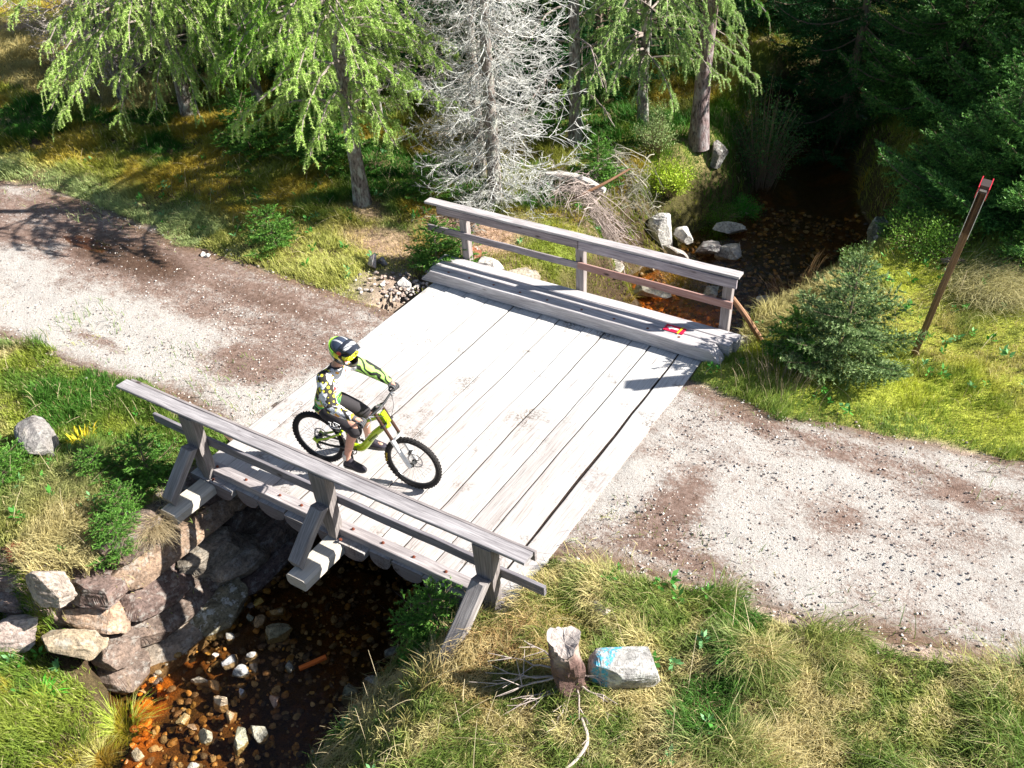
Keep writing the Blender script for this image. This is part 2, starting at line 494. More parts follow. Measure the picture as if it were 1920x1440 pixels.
M_STONEW = stone_mat("wet_stream_stone", .25, .12, True)
M_STONEL = stone_mat("wall_stone", .9, .28)
M_STONES = stone_mat("bare_gravel_stone", .9, 0.0)

def plain(name, col, rough=.5, metal=0.0, spec=.5, coat=0.0):
    m, nt, b = new_mat(name)
    g = node(nt, "ShaderNodeTexCoord").outputs["Object"]
    n = noise_tex(nt, g, 40, 3, .6)
    c = mixc(nt, 1.0, col, ramp(nt, n, [(.3, .88), (.7, 1.08)]), 'MULTIPLY')
    nt.links.new(c, b.inputs["Base Color"])
    b.inputs["Roughness"].default_value = rough; b.inputs["Metallic"].default_value = metal
    b.inputs["Specular IOR Level"].default_value = spec; b.inputs["Coat Weight"].default_value = coat
    return m
# ------------------------------------------------------------------ ground
def axis(a, b, st, lo, hi, gr=1.12):
    core = np.arange(a, b + 1e-6, st)
    up = []; s = st; x = core[-1]
    while x < hi: s *= gr; x += s; up.append(x)
    dn = []; s = st; x = core[0]
    while x > lo: s *= gr; x -= s; dn.append(x)
    return np.array(dn[::-1] + list(core) + up)
gx = axis(-11, 9.5, .07, -500, 500, 1.09); gy = axis(-4.5, 13.5, .07, -400, 600, 1.09)
X, Y = np.meshgrid(gx, gy, indexing='ij')
Z = H(X, Y)
# seat the masonry and the road sheet: the soil stays just behind / below them
wm = ss(-2.25, -1.9, Y) * ss(5.3, 5.0, Y) * (X < XL(Y) + .3) * (X > -3)
Z = Z * (1 - wm) + np.minimum(Z, H(X + .50, Y)) * wm
wm2 = ss(-1.7, -1.9, Y) * ss(-2.6, -2.4, Y) * (X < .9) * ss(-1.6, -1.2, X)
Z = Z * (1 - wm2) + np.minimum(Z, H(X + .1, Y - .40)) * wm2
rin = ss(.10, .28, np.minimum(Y - YLO(X), YUP(X) - Y))
Z = Z - .10 * rin
far_r = np.hypot(X, Y)
Z = Z + ss(30, 400, far_r) * (vn(X, Y, 90, 8) * 9)
nx_, ny_ = X.shape
idx = np.arange(nx_ * ny_).reshape(nx_, ny_)
F = np.stack([idx[:-1, :-1], idx[1:, :-1], idx[1:, 1:], idx[:-1, 1:]], -1).reshape(-1, 4)
def dirt_amount(x, y):
    e = (fbm(x, y, .55, 51, 3) - .5) * .45
    d = np.maximum(YLO(x) - y, y - YUP(x)) + e
    a = ss(.12, -.12, d)
    pad = ss(1.3, .2, np.hypot((x + .5), (y - 4.2)) + e) * .9   # trodden stony patch by the far left deck corner
    return np.maximum(a, pad)
def ground_color(x, y):
    z = H(x, y)
    n1 = fbm(x, y, 1.1, 61, 4); n2 = fbm(x, y, .4, 62, 3)
    soil = np.array([.12, .08, .05]); moss = np.array([.16, .20, .03]); straw = np.array([.34, .28, .12]); pink = np.array([.46, .31, .22])
    c = soil + (moss - soil) * ss(.35, .65, n1)[..., None]
    c = c + (straw - c) * ss(.45, .7, n2)[..., None] * .7
    lw = (ss(4.2, 4.8, x) * ss(4.0, 4.6, y) * ss(9.5, 8.8, y))[..., None]
    c = c + (np.array([.36, .40, .05]) - c) * lw * .85
    pk = pink_zone(x, y)
    c = c + (pink - c) * pk[..., None]
    d = dirt_amount(x, y)[..., None]
    c = c * (1 - d) + np.array([.36, .27, .22]) * d
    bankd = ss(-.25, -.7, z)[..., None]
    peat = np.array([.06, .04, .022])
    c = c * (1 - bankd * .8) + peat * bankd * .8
    inside = ((x > XL(y) + .05) & (x < XR(y) - .05))[..., None]
    rust = ss(.38, .62, fbm(x, y, .55, 63, 4))
    nearrust = ss(.42, .0, np.abs(x - XL(y) - .1)) * ss(-1.2, -2.2, y) + ss(1.8, .6, np.hypot(x - 2.4, y - 7.3)) * 1.0
    rust = np.clip(rust * .12 + nearrust, 0, 1)
    amber = np.array([.07, .045, .02]); orange = np.array([.75, .26, .03])
    bed = amber + (orange - amber) * rust[..., None] * (.35 + .65 * ss(.35, .6, fbm(x, y, .16, 64, 3)))[..., None]
    c = np.where(inside, bed, c)
    return c
def pink_zone(x, y):
    e = (fbm(x, y, .8, 71, 3) - .5)
    a = ss(1.2, .2, np.hypot((x + .35) / 1.25, (y - 6.35) / .75) + e)
    b = ss(1.1, .3, np.hypot((x + 1.6) / 1.4, (y - 5.3) / .5) + e) * .7
    c = ss(1.1, .3, np.hypot((x + 2.4) / .8, (y - 6.0) / .5) + e) * .7
    return np.clip(np.maximum(np.maximum(a, b), c), 0, 1)
GC = ground_color(X, Y)
def ground_mat():
    m, nt, b = new_mat("soil_and_turf")
    tc = node(nt, "ShaderNodeTexCoord").outputs["Object"]
    t = attr(nt, "tint", "Color")
    n1 = noise_tex(nt, tc, 9, 6, .7); n2 = noise_tex(nt, tc, 55, 4, .7)
    c = mixc(nt, 1.0, t, ramp(nt, n1, [(.3, .55), (.5, 1.0), (.7, 1.4)]), 'MULTIPLY')
    c = mixc(nt, 1.0, c, ramp(nt, n2, [(.33, .45), (.5, 1.0), (.66, 1.6)]), 'MULTIPLY')
    nt.links.new(c, b.inputs["Base Color"]); b.inputs["Roughness"].default_value = .95; b.inputs["Specular IOR Level"].default_value = .2
    bump(nt, b, math_n(nt, 'ADD', n1, n2), .8, .03)
    return m
G = Geo(); G.add(np.stack([X, Y, Z], -1).reshape(-1, 3), None, F, GC.reshape(-1, 3))
M_GROUND = ground_mat()
ground = G.build("ground", M_GROUND, smooth=True); ground["kind"] = "structure"

# ------------------------------------------------------------------ dirt road (two strips meeting the deck ends)
def road_mat():
    m, nt, b = new_mat("gravel_road_surface")
    tc = node(nt, "ShaderNodeTexCoord").outputs["Object"]
    t = attr(nt, "tint", "Color")               # r: pale gravel cover, g: wetness, b: edge soil
    sp = node(nt, "ShaderNodeSeparateColor"); nt.links.new(t, sp.inputs[0])
    rock_n = noise_tex(nt, tc, 30, 6, .8)
    fine = noise_tex(nt, tc, 110, 3, .7)
    patch = noise_tex(nt, mapping(nt, tc, (1.0, 1.7, 1)), 3.2, 12, .82, .3)
    cover = math_n(nt, 'ADD', math_n(nt, 'MULTIPLY', sp.outputs[0], 1.15), math_n(nt, 'MULTIPLY', math_n(nt, 'SUBTRACT', patch, .5), 2.6))
    cover = math_n(nt, 'ADD', cover, math_n(nt, 'MULTIPLY', math_n(nt, 'SUBTRACT', rock_n, .5), 2.4))
    cv = ramp(nt, cover, [(.22, 0.0), (.86, 1.0)])
    soil = ramp(nt, noise_tex(nt, tc, 14, 5, .7), [(.3, (.15, .095, .07)), (.5, (.26, .175, .14)), (.7, (.38, .28, .235))])
    grav = ramp(nt, fine, [(.32, (.29, .25, .225)), (.45, (.52, .48, .44)), (.62, (.68, .645, .605))])
    c = mixc(nt, cv, soil, grav)
    vo = node(nt, "ShaderNodeTexVoronoi"); vo.inputs["Scale"].default_value = 26; nt.links.new(tc, vo.inputs["Vector"])
    vsel = ramp(nt, vo.outputs["Color"], [(.62, 0.0), (.64, 1.0)])
    dots = math_n(nt, 'MULTIPLY', ramp(nt, vo.outputs["Distance"], [(.16, 1.0), (.26, 0.0)]), vsel)
    c = mixc(nt, math_n(nt, 'MULTIPLY', dots, .75), c, (.10, .075, .07))
    wetc = mixc(nt, 1.0, c, (.42, .34, .27), 'MULTIPLY')
    c = mixc(nt, sp.outputs[1], c, wetc)
    c = mixc(nt, math_n(nt, 'MULTIPLY', sp.outputs[2], .8), c, mixc(nt, 1.0, soil, (.85, .8, .65), 'MULTIPLY'))
    nt.links.new(c, b.inputs["Base Color"])
    r = math_n(nt, 'SUBTRACT', .95, math_n(nt, 'MULTIPLY', sp.outputs[1], .45))
    nt.links.new(r, b.inputs["Roughness"]); b.inputs["Specular IOR Level"].default_value = .2
    bump(nt, b, math_n(nt, 'ADD', rock_n, math_n(nt, 'MULTIPLY', fine, .4)), 1.0, .03)
    return m
def road_attr(x, y):
    v = (y - YLO(x)) / (YUP(x) - YLO(x))
    n = fbm(x, y * 1.7, 1.3, 91, 4)
    # pale gravel runs along the lower side left of the bridge and along the crown of the road on the right
    left = ss(.62, .35, v) * ss(-.02, .15, v)
    right = .35 + .45 * ss(.95, .7, np.abs(v - .45) * 2)
    w = ss(2, 3, x)
    cover = left * (1 - w) + right * w
    cover = np.clip(.14 + .72 * cover + (n - .5) * 1.1, 0, 1)
    brown = ss(1.0, .2, np.hypot((x + .9) / 1.5, (y - 1.7) / .55)) * .8 + ss(1, .2, np.hypot((x - 5.1) / .5, (y - 2.0) / 1.1)) * .75 \
        + ss(1, .2, np.hypot((x + 2.0) / 1.6, (y - 3.1) / .35)) * .8 + ss(1, .3, np.hypot((x + 3.4) / 1.0, (y - 1.1) / .2)) * .8 \
        + ss(1, .2, np.hypot((x - 6.6) / .5, (y - 2.7) / .8)) * .5
    brown = brown + ss(1, .2, np.hypot((x - 7.4) / 2.8, (y - 3.7) / .38)) * .7 + ss(1, .2, np.hypot((x - 5.6) / 1.6, (y - 1.35) / .25)) * .5
    cover = np.clip(cover - brown * (.35 + 1.1 * fbm(x, y, .45, 95, 3)), 0, 1)
    wet = ss(1.0, .35, np.hypot((x + 5.2) / 2.0, (y - 3.0 - (x + 5.2) * -.06) / .55) + (n - .5) * .8)
    wet = np.maximum(wet, .35 * ss(1, .2, np.hypot((x + 1.9) / 1.8, (y - 3.05) / .25)))
    ed = np.minimum(v, 1 - v) * (YUP(x) - YLO(x))
    edge = ss(.30, .05, ed + (n - .5) * .3)
    return np.stack([cover * (1 - .6 * wet), wet, edge], -1)
G = Geo()
for (x0, x1) in ((-60, .0), (4.255, 60)):
    if x0 < 0: us = -np.cumsum(np.concatenate([[-x1], np.full(220, .055), .055 * 1.05 ** np.arange(70)])); us = us[us > -60][::-1]
    else: us = np.cumsum(np.concatenate([[x0], np.full(150, .055), .055 * 1.05 ** np.arange(60)])); us = us[us < 60]
    vs = np.linspace(0, 1, 70)
    U, Vv = np.meshgrid(us, vs, indexing='ij')
    jit_lo = (fbm(U, U * 0, .4, 3, 3) - .5) * .22; jit_up = (fbm(U, U * 0 + 9, .4, 4, 3) - .5) * .22
    yl = YLO(U) + jit_lo; yu = YUP(U) + jit_up
    Yr = yl + (yu - yl) * Vv
    edge = np.minimum(Vv, 1 - Vv) * 4
    pud = ss(1.0, .4, np.hypot((U + 6.05) / 1.0, (Yr - 3.02) / .26))
    Zr = H(U, Yr) + .012 - .03 * ss(.06, 0, edge) + (fbm(U, Yr, .18, 42, 3) - .5) * .028 + (fbm(U, Yr, 1.2, 43, 2) - .5) * .03 - .03 * pud
    nd = ss(.55, .1, np.abs(U - 2.14) - 2.14)
    Zr = np.where(nd > 0, np.maximum(Zr, Zr * (1 - nd) + nd * np.maximum(Zr, -.03)), Zr)
    # tyre ruts along the road
    for vc in (.27, .62): Zr = Zr - .018 * np.exp(-((Vv - vc) / .05) ** 2)
    ii = np.arange(U.size).reshape(U.shape)
    F = np.stack([ii[:-1, :-1], ii[1:, :-1], ii[1:, 1:], ii[:-1, 1:]], -1).reshape(-1, 4)
    G.add(np.stack([U, Yr, Zr], -1).reshape(-1, 3), None, F, road_attr(U, Yr).reshape(-1, 3))
road = G.build("dirt_road", road_mat(), smooth=True); road["kind"] = "structure"

# shallow brown puddle in the left road
def water_mat(name, tintc, rough, bscale, bstr, gloss=1.0):
    m, nt, b = new_mat(name)
    nt.nodes.remove(b)
    tc = node(nt, "ShaderNodeTexCoord").outputs["Object"]
    n = noise_tex(nt, mapping(nt, tc, (1.0, .45, 1)), bscale, 4, .6, .8)
    bp = node(nt, "ShaderNodeBump"); bp.inputs["Strength"].default_value = bstr; bp.inputs["Distance"].default_value = .02
    nt.links.new(n, bp.inputs["Height"])
    tr = node(nt, "ShaderNodeBsdfTransparent"); tr.inputs[0].default_value = (*tintc, 1)
    gl = node(nt, "ShaderNodeBsdfGlossy"); gl.inputs["Roughness"].default_value = rough; nt.links.new(bp.outputs[0], gl.inputs["Normal"])
    fr = node(nt, "ShaderNodeLayerWeight"); fr.inputs[0].default_value = .5; nt.links.new(bp.outputs[0], fr.inputs["Normal"])
    frs = math_n(nt, 'ADD', math_n(nt, 'MULTIPLY', math_n(nt, 'POWER', fr.outputs['Facing'], 4.0), .9), .025)
    mx = node(nt, "ShaderNodeMixShader"); nt.links.new(math_n(nt, 'MULTIPLY', frs, gloss), mx.inputs[0])
    nt.links.new(tr.outputs[0], mx.inputs[1]); nt.links.new(gl.outputs[0], mx.inputs[2])
    nt.links.new(mx.outputs[0], nt.nodes["Material Output"].inputs[0])
    return m
G = Geo()
th = np.linspace(0, 2 * np.pi, 48, endpoint=False)
rr = 1 + (vn(np.cos(th) * 3 + 9, np.sin(th) * 3 + 9, 1, 2) - .5) * .5
pv = np.stack([-6.05 + .62 * rr * np.cos(th), 3.02 + .17 * rr * np.sin(th), np.full(48, -.048)], -1)
G.add(np.vstack([pv, [(-6.05, 3.02, -.048)]]), [(i, (i + 1) % 48, 48) for i in range(48)])
pud = G.build("puddle_water", water_mat("muddy_puddle_water", (.80, .64, .48), .05, 5, .05, .45)); pud["kind"] = "structure"

# ------------------------------------------------------------------ stream water
ys = np.concatenate([np.arange(-30, -5, .5), np.arange(-5, 16, .12), np.arange(16, 60, .8)])
us = np.linspace(-.7, .7, 40)
Yw, Uw = np.meshgrid(ys, us, indexing='ij')
cx_ = (XL(Yw) + XR(Yw)) / 2; wd = (XR(Yw) - XL(Yw))
Xw = cx_ + Uw * (wd + .5)
Zw = np.full_like(Xw, WATER)
riff = ss(.8, -1.2, Yw) * ss(-6, -3, Yw) + .3
Zw = Zw + (fbm(Xw, Yw, .22, 87, 2) - .5) * .016 * riff
ii = np.arange(Xw.size).reshape(Xw.shape)
F = np.stack([ii[:-1, :-1], ii[:-1, 1:], ii[1:, 1:], ii[1:, :-1]], -1).reshape(-1, 4)
G = Geo(); G.add(np.stack([Xw, Yw, Zw], -1).reshape(-1, 3), None, F)
wat = G.build("stream_water", water_mat("peaty_stream_water", (.80, .66, .46), .05, 9, .9), smooth=True); wat["kind"] = "structure"
# ------------------------------------------------------------------ the bridge (one thing, many parts)
bridge = empty("timber_bridge", (2.12, 2.2, 0), 0, "weathered timber bridge with pale deck planks and two railings over the stream", "bridge")
def bpart(G, name, mat, label=None, parent=None, smooth=False):
    o = G.build(name, mat, None, smooth, loc=(2.12, 2.2, 0) if parent is None else None)
    if parent is None:
        o.parent = bridge; o.location = (0, 0, 0)
    else:
        o.parent = parent
    if label: o["label"] = label
    return o
def sub(G, name, mat, parent):
    o = G.build(name, mat, None, False, loc=(2.12, 2.2, 0)); o.location = (0, 0, 0); o.parent = parent; return o
SEAM = [0, .31, .69, 1.02, 1.44, 1.92, 2.2, 2.61, 2.91, 3.31, 3.6, 4.0, 4.30]
r5 = np.random.default_rng(55)
edge_off = [None] * 13
NS = 46
ysn = np.linspace(-.20, 4.95, NS)
for k in range(13):
    edge_off[k] = (fbm(ysn * 1.0, ysn * 0 + k * 3.1, .8, 200 + k, 4) - .5) * .036
for k in range(12):
    gap = r5.uniform(.016, .032) if k != 11 else .015
    gapL = .003 if k != 11 else .012
    x0 = SEAM[k] + edge_off[k] * (0 if k == 0 else 1) + gapL
    x1 = SEAM[k + 1] + edge_off[k + 1] * (1 if k < 11 else .8) - gap * .5
    y0 = -.14 - r5.uniform(0, .09); y1 = 4.9
    if k == 11: y0, y1 = .02, 4.75; x0 = x0 + np.interp(ysn, [0, 2, 4.7], [0.0, .02, .0]); x1 = x1 + np.interp(ysn, [0, 4.7], [0, .03])
    tt = (ysn - ysn[0]) / (ysn[-1] - ysn[0]); yy = y0 + tt * (y1 - y0)
    tilt = r5.uniform(-.008, .008); zt = r5.uniform(-.006, .006)
    NC = 7; cs = np.array([0, .03, .2, .5, .8, .97, 1.0])
    V = []; Gr = []
    rnd = r5.random() * 50
    for i in range(NS):
        w = x1[i] - x0[i]; ccx = (x0[i] + x1[i]) / 2
        for c in cs:      # top: gently crowned
            px = x0[i] + w * c
            e = min(c, 1 - c)
            V.append((px, yy[i], zt + tilt * (c - .5) * 2 - .004 * (1 - min(e / .03, 1)) + .002 * math.sin(c * 3.14)))
            Gr.append((yy[i] + rnd, w * c + rnd, 0))
        for a in np.linspace(0, math.pi, 8)[1:-1]:  # round underside of the half log
            V.append((ccx + math.cos(a) * w / 2, yy[i], -.02 - .17 * math.sin(a) ** .8))
            Gr.append((yy[i] + rnd, rnd + a, .3))
    n = NC + 6
    F = [(i * n + q, i * n + (q + 1) % n, (i + 1) * n + (q + 1) % n, (i + 1) * n + q) for i in range(NS - 1) for q in range(n)]
    G = Geo(); tn = r5.uniform(.92, 1.04)
    G.add(V, None, F, (tn, tn * .995, tn * .985), Gr)
    for i, rev in ((0, True), (NS - 1, False)):
        pv = np.array(V[i * n:(i + 1) * n]); cen = pv.mean(0)
        f = [((q + 1) % n, q, n) if rev else (q, (q + 1) % n, n) for q in range(n)]
        G.add(np.vstack([pv, cen]), f, None, (.42, .40, .42), np.vstack([pv, cen]) * np.array([.3, 1, 2.]) + rnd)
    bpart(G, "deck_plank", M_DECK)
# dirt lying in the seams
G = Geo()
for k in range(1, 12):
    xs = SEAM[k] + edge_off[k]
    for s in (0,):
        pts = np.stack([xs, ysn * .97 + .1, np.full(NS, -.022)], -1)
        w = .05
        V = np.concatenate([pts - [w, 0, 0], pts + [w, 0, 0]]); F = [(i, NS + i, NS + i + 1, i + 1) for i in range(NS - 1)]
        G.add(V, None, F, (.04, .03, .025))
bpart(G, "seam_dirt", tint_mat("seam_dirt", .95, .1, .5, 30))

# bearers under the deck
for y in (.45, 2.3, 4.3):
    G = Geo(); tube(G, [(.05, y, -.33), (2.1, y, -.34), (4.2, y, -.33)], [.14, .13, .14], 12, (.55, .5, .5))
    bpart(G, "support_beam", M_WOOD)

# near kerb
G = Geo(); board(G, (.03, -.06, .052), (4.22, -.06, .052), (0, 0, 1), .135, .10, (1.3, 1.22, 1.2), 40, .003, bev=.006)
kerb = bpart(G, "near_kerb", M_WOOD)
M_RUST = plain("rusty_bolt", (.22, .06, .03), .8, .3)
for x in (.32, .78, 1.3, 1.62, 2.35, 2.75, 3.15, 3.55, 3.93):
    G = Geo(); tube(G, [(x, -.06, .098), (x, -.06, .112)], [.02, .017], 8); tube(G, [(x, -.06, .112), (x, -.06, .125)], [.009, .008], 6)
    o = sub(G, "bolt", M_RUST, kerb)

# near rail: outriggers, posts, braces
posts = [.22, 2.13, 4.13]
for k, px in enumerate(posts):
    zo = -.01; zg = 0
    G = Geo()
    yend = -.80
    board(G, (px + .045, .1, zo - .085), (px + .045, yend, zo - .085), (0, 0, 1), .27, .15, (.95, .93, .9), 14, .004, bev=.03)
    if k < 2: bpart(G, "outrigger_beam", M_WOODW)
    else: bpart(G, "outrigger_beam", M_WOODW, "outrigger beam bedded in the grass")
    # post: thick plank, tapered towards the foot, with a notch for the brace
    G = Geo()
    prof = [(-.105, 0.0, .885), (.105, .0, .885), (.108, 0, .62), (.095, 0, .42), (.082, 0, .22), (.06, 0, .0), (-.04, 0, .0), (-.065, 0, .3), (-.09, 0, .55)]
    V = []; n = len(prof)
    for yy in (-.205, -.082):
        for (a, _, z) in prof: V.append((px + a + (.02 if z < .3 else 0), yy + (.012 if (z < .3 and yy < -.1) else 0), z + (zg if z < .1 else 0)))
    cen0 = np.mean(V[:n], 0); cen1 = np.mean(V[n:], 0)
    V = V + [tuple(cen0), tuple(cen1)]
    F4 = [(i, n + i, n + (i + 1) % n, (i + 1) % n) for i in range(n)]
    F3 = [(i, (i + 1) % n, 2 * n) for i in range(n)] + [(n + (i + 1) % n, n + i, 2 * n + 1) for i in range(n)]
    V = np.array(V); rnd = k * 3.3
    Gr = np.stack([V[:, 2] + rnd, V[:, 0] - px + rnd, V[:, 1]], -1)
    G.add(V, F3, F4, (.84, .78, .74), Gr)
    bpart(G, "near_post", M_WOOD)
    G = Geo()
    zb = 0.0 if k < 2 else -.02
    y_b, z_b = (-.70, zb + .03) if k < 2 else (-.86, -.10)
    xo = -.03 if k < 2 else -.06
    board(G, (px + .0, -.25, .50), (px + xo, y_b, z_b), (0, -.75, .45), .160, .11, (1.05, 1.0, .96), 10, .006, bev=.014, ends=(.03, .03))
    bpart(G, "diagonal_brace", M_WOOD)
    G = Geo(); tube(G, [(px + .14, -.19, .02), (px + .14, -.19, .035)], [.018, .016], 8)
    bpart(G, "bolt", M_RUST)
ZN = .924
G = Geo(); board(G, (-.90, -.125, ZN - .012), (4.585, -.120, ZN - .022), (0, .03, 1), .160, .036, (1.12, 1.10, 1.12), 60, .004, bev=.006)
bpart(G, "near_top_rail", M_WOOD)
G = Geo(); board(G, (-.85, -.026, ZN - .055), (4.60, -.024, ZN - .062), (0, 0, 1), .034, .12, (.95, .88, .86), 40, .003, bev=.004)
bpart(G, "near_rail_backboard", M_WOOD)
G = Geo(); board(G, (-.60, -.052, .485), (4.70, -.052, .475), (0, 0, 1), .040, .115, (.80, .78, .84), 60, .004, bev=.004)
bpart(G, "near_middle_rail", M_WOOD)

# far kerb: three long boards with sloped ends
for k, (ya, yb) in enumerate([(4.60, 4.80), (4.815, 4.955), (4.97, 5.15)]):
    G = Geo()
    yc = (ya + yb) / 2; w = yb - ya
    x0 = -.03 - .05 * k; x1 = 4.42 + .035 * k; zt = .202 - .004 * k
    n = 40; V = []; Gr = []
    sl = .17
    xs = np.concatenate([[x0 - sl, x0], np.linspace(x0 + .1, x1 - .1, n), [x1, x1 + .06, x1 + .15]])
    zs = np.interp(xs, [x0 - sl, x0, x1, x1 + .06, x1 + .15], [.03, zt, zt, zt - .06, .03])
    if k > 0: zs = np.interp(xs, [x0 - sl, x0, x1, x1 + .15], [.05, zt, zt, zt]); 
    bvv = .008
    for i, (xx, zz) in enumerate(zip(xs, zs)):
        wv = (vn(xx * 2, k, 1, 5) - .5) * .012
        for (q, zq) in ((ya, .012), (yb, .012), (yb, zz - bvv), (yb - bvv, zz), (ya + bvv, zz), (ya, zz - bvv)):
            V.append((xx, q + wv, zq)); Gr.append((xx + k * 7, q * 1.0 + k, zq))
    N = len(xs)
    F = [(i * 6 + q, i * 6 + (q + 1) % 6, (i + 1) * 6 + (q + 1) % 6, (i + 1) * 6 + q) for i in range(N - 1) for q in range(6)]
    G.add(V, None, F + [(0, 3, 2, 1), (0, 5, 4, 3), ((N - 1) * 6, (N - 1) * 6 + 1, (N - 1) * 6 + 2, (N - 1) * 6 + 3), ((N - 1) * 6, (N - 1) * 6 + 3, (N - 1) * 6 + 4, (N - 1) * 6 + 5)], (1.75, 1.72, 1.72), Gr)
    fk = bpart(G, "far_kerb_board", M_WOOD)
    if k == 0:
        for x in (.25, .62, 1.05, 1.5, 1.95, 2.5, 3.0, 3.5, 3.95):
            G = Geo(); tube(G, [(x, 4.70, .198), (x, 4.70, .207)], [.02, .018], 8); sub(G, "bolt", M_RUST, fk)
# far rail
for k, px in enumerate([.24, 2.21, 4.33]):
    G = Geo(); board(G, (px + (.0, .0, .03)[k], 5.235, -.18), (px + (0, .0, .05)[k], 5.225, (.86, .86, .95)[k]), (0, 1, 0), .125, .105, (1.15, 1.05, 1.0), 10, .004, bev=.006)
    bpart(G, "far_post", M_WOOD)
G = Geo(); board(G, (-.42, 5.215, 1.005), (4.52, 5.225, 1.005), (0, 0, 1), .16, .036, (1.5, 1.45, 1.44), 60, .003, bev=.005)
bpart(G, "far_top_rail", M_WOOD)
G = Geo(); board(G, (-.20, 5.155, .925), (2.20, 5.157, .922), (0, 0, 1), .034, .115, (1.05, .92, .94), 30, .003, bev=.004)
bpart(G, "far_rail_front_board", M_WOOD)
G = Geo(); board(G, (2.215, 5.150, .918), (4.50, 5.150, .915), (0, 0, 1), .034, .135, (1.35, 1.22, 1.3), 30, .003, bev=.004)
bpart(G, "far_rail_front_board", M_WOOD)
G = Geo(); board(G, (-.41, 5.158, .592), (2.22, 5.160, .588), (0, 0, 1), .03, .105, (1.1, 1.0, 1.03), 30, .003, bev=.004)
bpart(G, "far_middle_rail", M_WOOD)
G = Geo(); board(G, (2.20, 5.150, .60), (4.47, 5.145, .588), (0, 0, 1), .03, .105, (1.1, 1.1, 1.1), 30, .003, bev=.004)
bpart(G, "far_middle_rail", M_WOODR, "reddish brown middle rail board with knots")
G = Geo(); tube(G, [(4.40, 5.32, .60), (4.56, 5.50, .25), (4.80, 5.72, -.28)], [.036, .04, .042], 10, (1.5, 1.3, 1.2), True, 12)
bpart(G, "pole_strut", M_LOG, "round peeled pole propping the far right post")

# trail arrow sign
G = Geo(); sx, sy, sz = 3.83, 4.835, .2045
sign = Geo(); board(sign, (sx - .14, sy, sz + .006), (sx + .14, sy, sz + .006), (0, 0, 1), .15, .008, (1, 1, 1), 6, .0005, bev=.001)
M_RED = plain("red_paint", (.72, .01, .06), .5); M_WHT = plain("white_paint", (.85, .85, .85), .5); M_YEL = plain("yellow_tape", (.85, .60, .01), .5)
so_ = sign.build("trail_arrow_sign", M_RED, None, loc=(sx, sy, sz)); tag(so_, "red board with a white left arrow and yellow tape on the far kerb", "sign")
G = Geo(); z = .0122
G.add([(-.11, 0, z), (-.05, .042, z), (-.05, .016, z), (.05, .016, z), (.05, -.016, z), (-.05, -.016, z), (-.05, -.042, z)], [(0, 2, 1), (0, 5, 2), (0, 6, 5)], [(2, 5, 4, 3)])
o = G.build("arrow", M_WHT, so_)
G = Geo(); board(G, (.072, -.082, .0135), (.088, .082, .0135), (0, 0, 1), .026, .003, (1, 1, 1), 4, 0, bev=.0005)
o = G.build("tape_strip", M_YEL, so_)
# ------------------------------------------------------------------ stone abutments
def Hf(x, y): return float(H(np.array([x]), np.array([y]))[0])
def slab(G, c, size, seed, rotm, col):
    rock(G, c, size, seed, 4, 16, .03, rotm, np.array(col) * 1.15, boxy=.45)
r6 = np.random.default_rng(66)
PAL = [(.20, .15, .13), (.15, .11, .10), (.26, .22, .18), (.13, .10, .085), (.22, .16, .12), (.28, .25, .21)]
G = Geo()
# left wall: courses of long stones running along the stream, battered back
for ci, (z, off) in enumerate([(-1.50, .10), (-1.20, -.04), (-.88, -.20), (-.56, -.36), (-.27, -.50)]):
    y = -1.95 + .12 * ci
    while y < 5.1:
        L = r6.uniform(.75, 1.5); h = r6.uniform(.38, .50); d = r6.uniform(.55, .75)
        yc = y + L / 2
        xf = float(XL(yc)) + off + .06
        ang = math.atan2(float(XL(yc + .3) - XL(yc - .3)), .6)
        slab(G, (xf - d / 2, yc, z + r6.uniform(-.03, .03)), (L * 1.12, d, h), int(r6.integers(1e6)),
             (r6.uniform(-.12, .12), r6.uniform(-.08, .08), math.pi / 2 - ang + r6.uniform(-.1, .1)), np.array(PAL[r6.integers(6)]) * r6.uniform(.8, 1.25))
        y += L * r6.uniform(.86, .98)
# wing wall turning away to the left, facing the low terrace
for ci, (z, yo) in enumerate([(-1.38, -2.12), (-1.08, -2.03), (-.78, -1.93), (-.50, -1.84)]):
    x = .62 - .12 * ci
    while x > -1.3:
        L = r6.uniform(.45, .95); h = r6.uniform(.30, .42); d = r6.uniform(.4, .55)
        xc = x - L / 2
        slab(G, (xc, yo - .30 * max(0, -xc - .1) + d * .2, z + r6.uniform(-.03, .03)), (L * 1.1, d, h), int(r6.integers(1e6)),
             (r6.uniform(-.15, .15), r6.uniform(-.1, .1), .25 + r6.uniform(-.15, .15)), np.array(PAL[r6.integers(6)]) * r6.uniform(1.0, 1.5))
        x -= L * r6.uniform(.86, .98)
wl = G.build("stone_abutment", M_STONEL); tag(wl, "rough dry stone abutment wall under the left end of the bridge", "stone wall")
G = Geo()
for ci, (z, off) in enumerate([(-1.5, -.05), (-1.2, .04), (-.9, .14), (-.6, .24), (-.34, .32)]):
    y = .2
    while y < 5.2:
        L = r6.uniform(.5, 1.1); h = r6.uniform(.30, .38); d = r6.uniform(.4, .5)
        yc = y + L / 2; xf = float(XR(yc)) + off
        slab(G, (xf + d / 2, yc, z), (L * 1.1, d, h), int(r6.integers(1e6)), (0, 0, math.pi / 2 + r6.uniform(-.2, .1)), np.array(PAL[r6.integers(6)]))
        y += L * .93
wr = G.build("stone_abutment", M_STONEL); tag(wr, "rough dry stone abutment wall under the right end of the bridge", "stone wall")

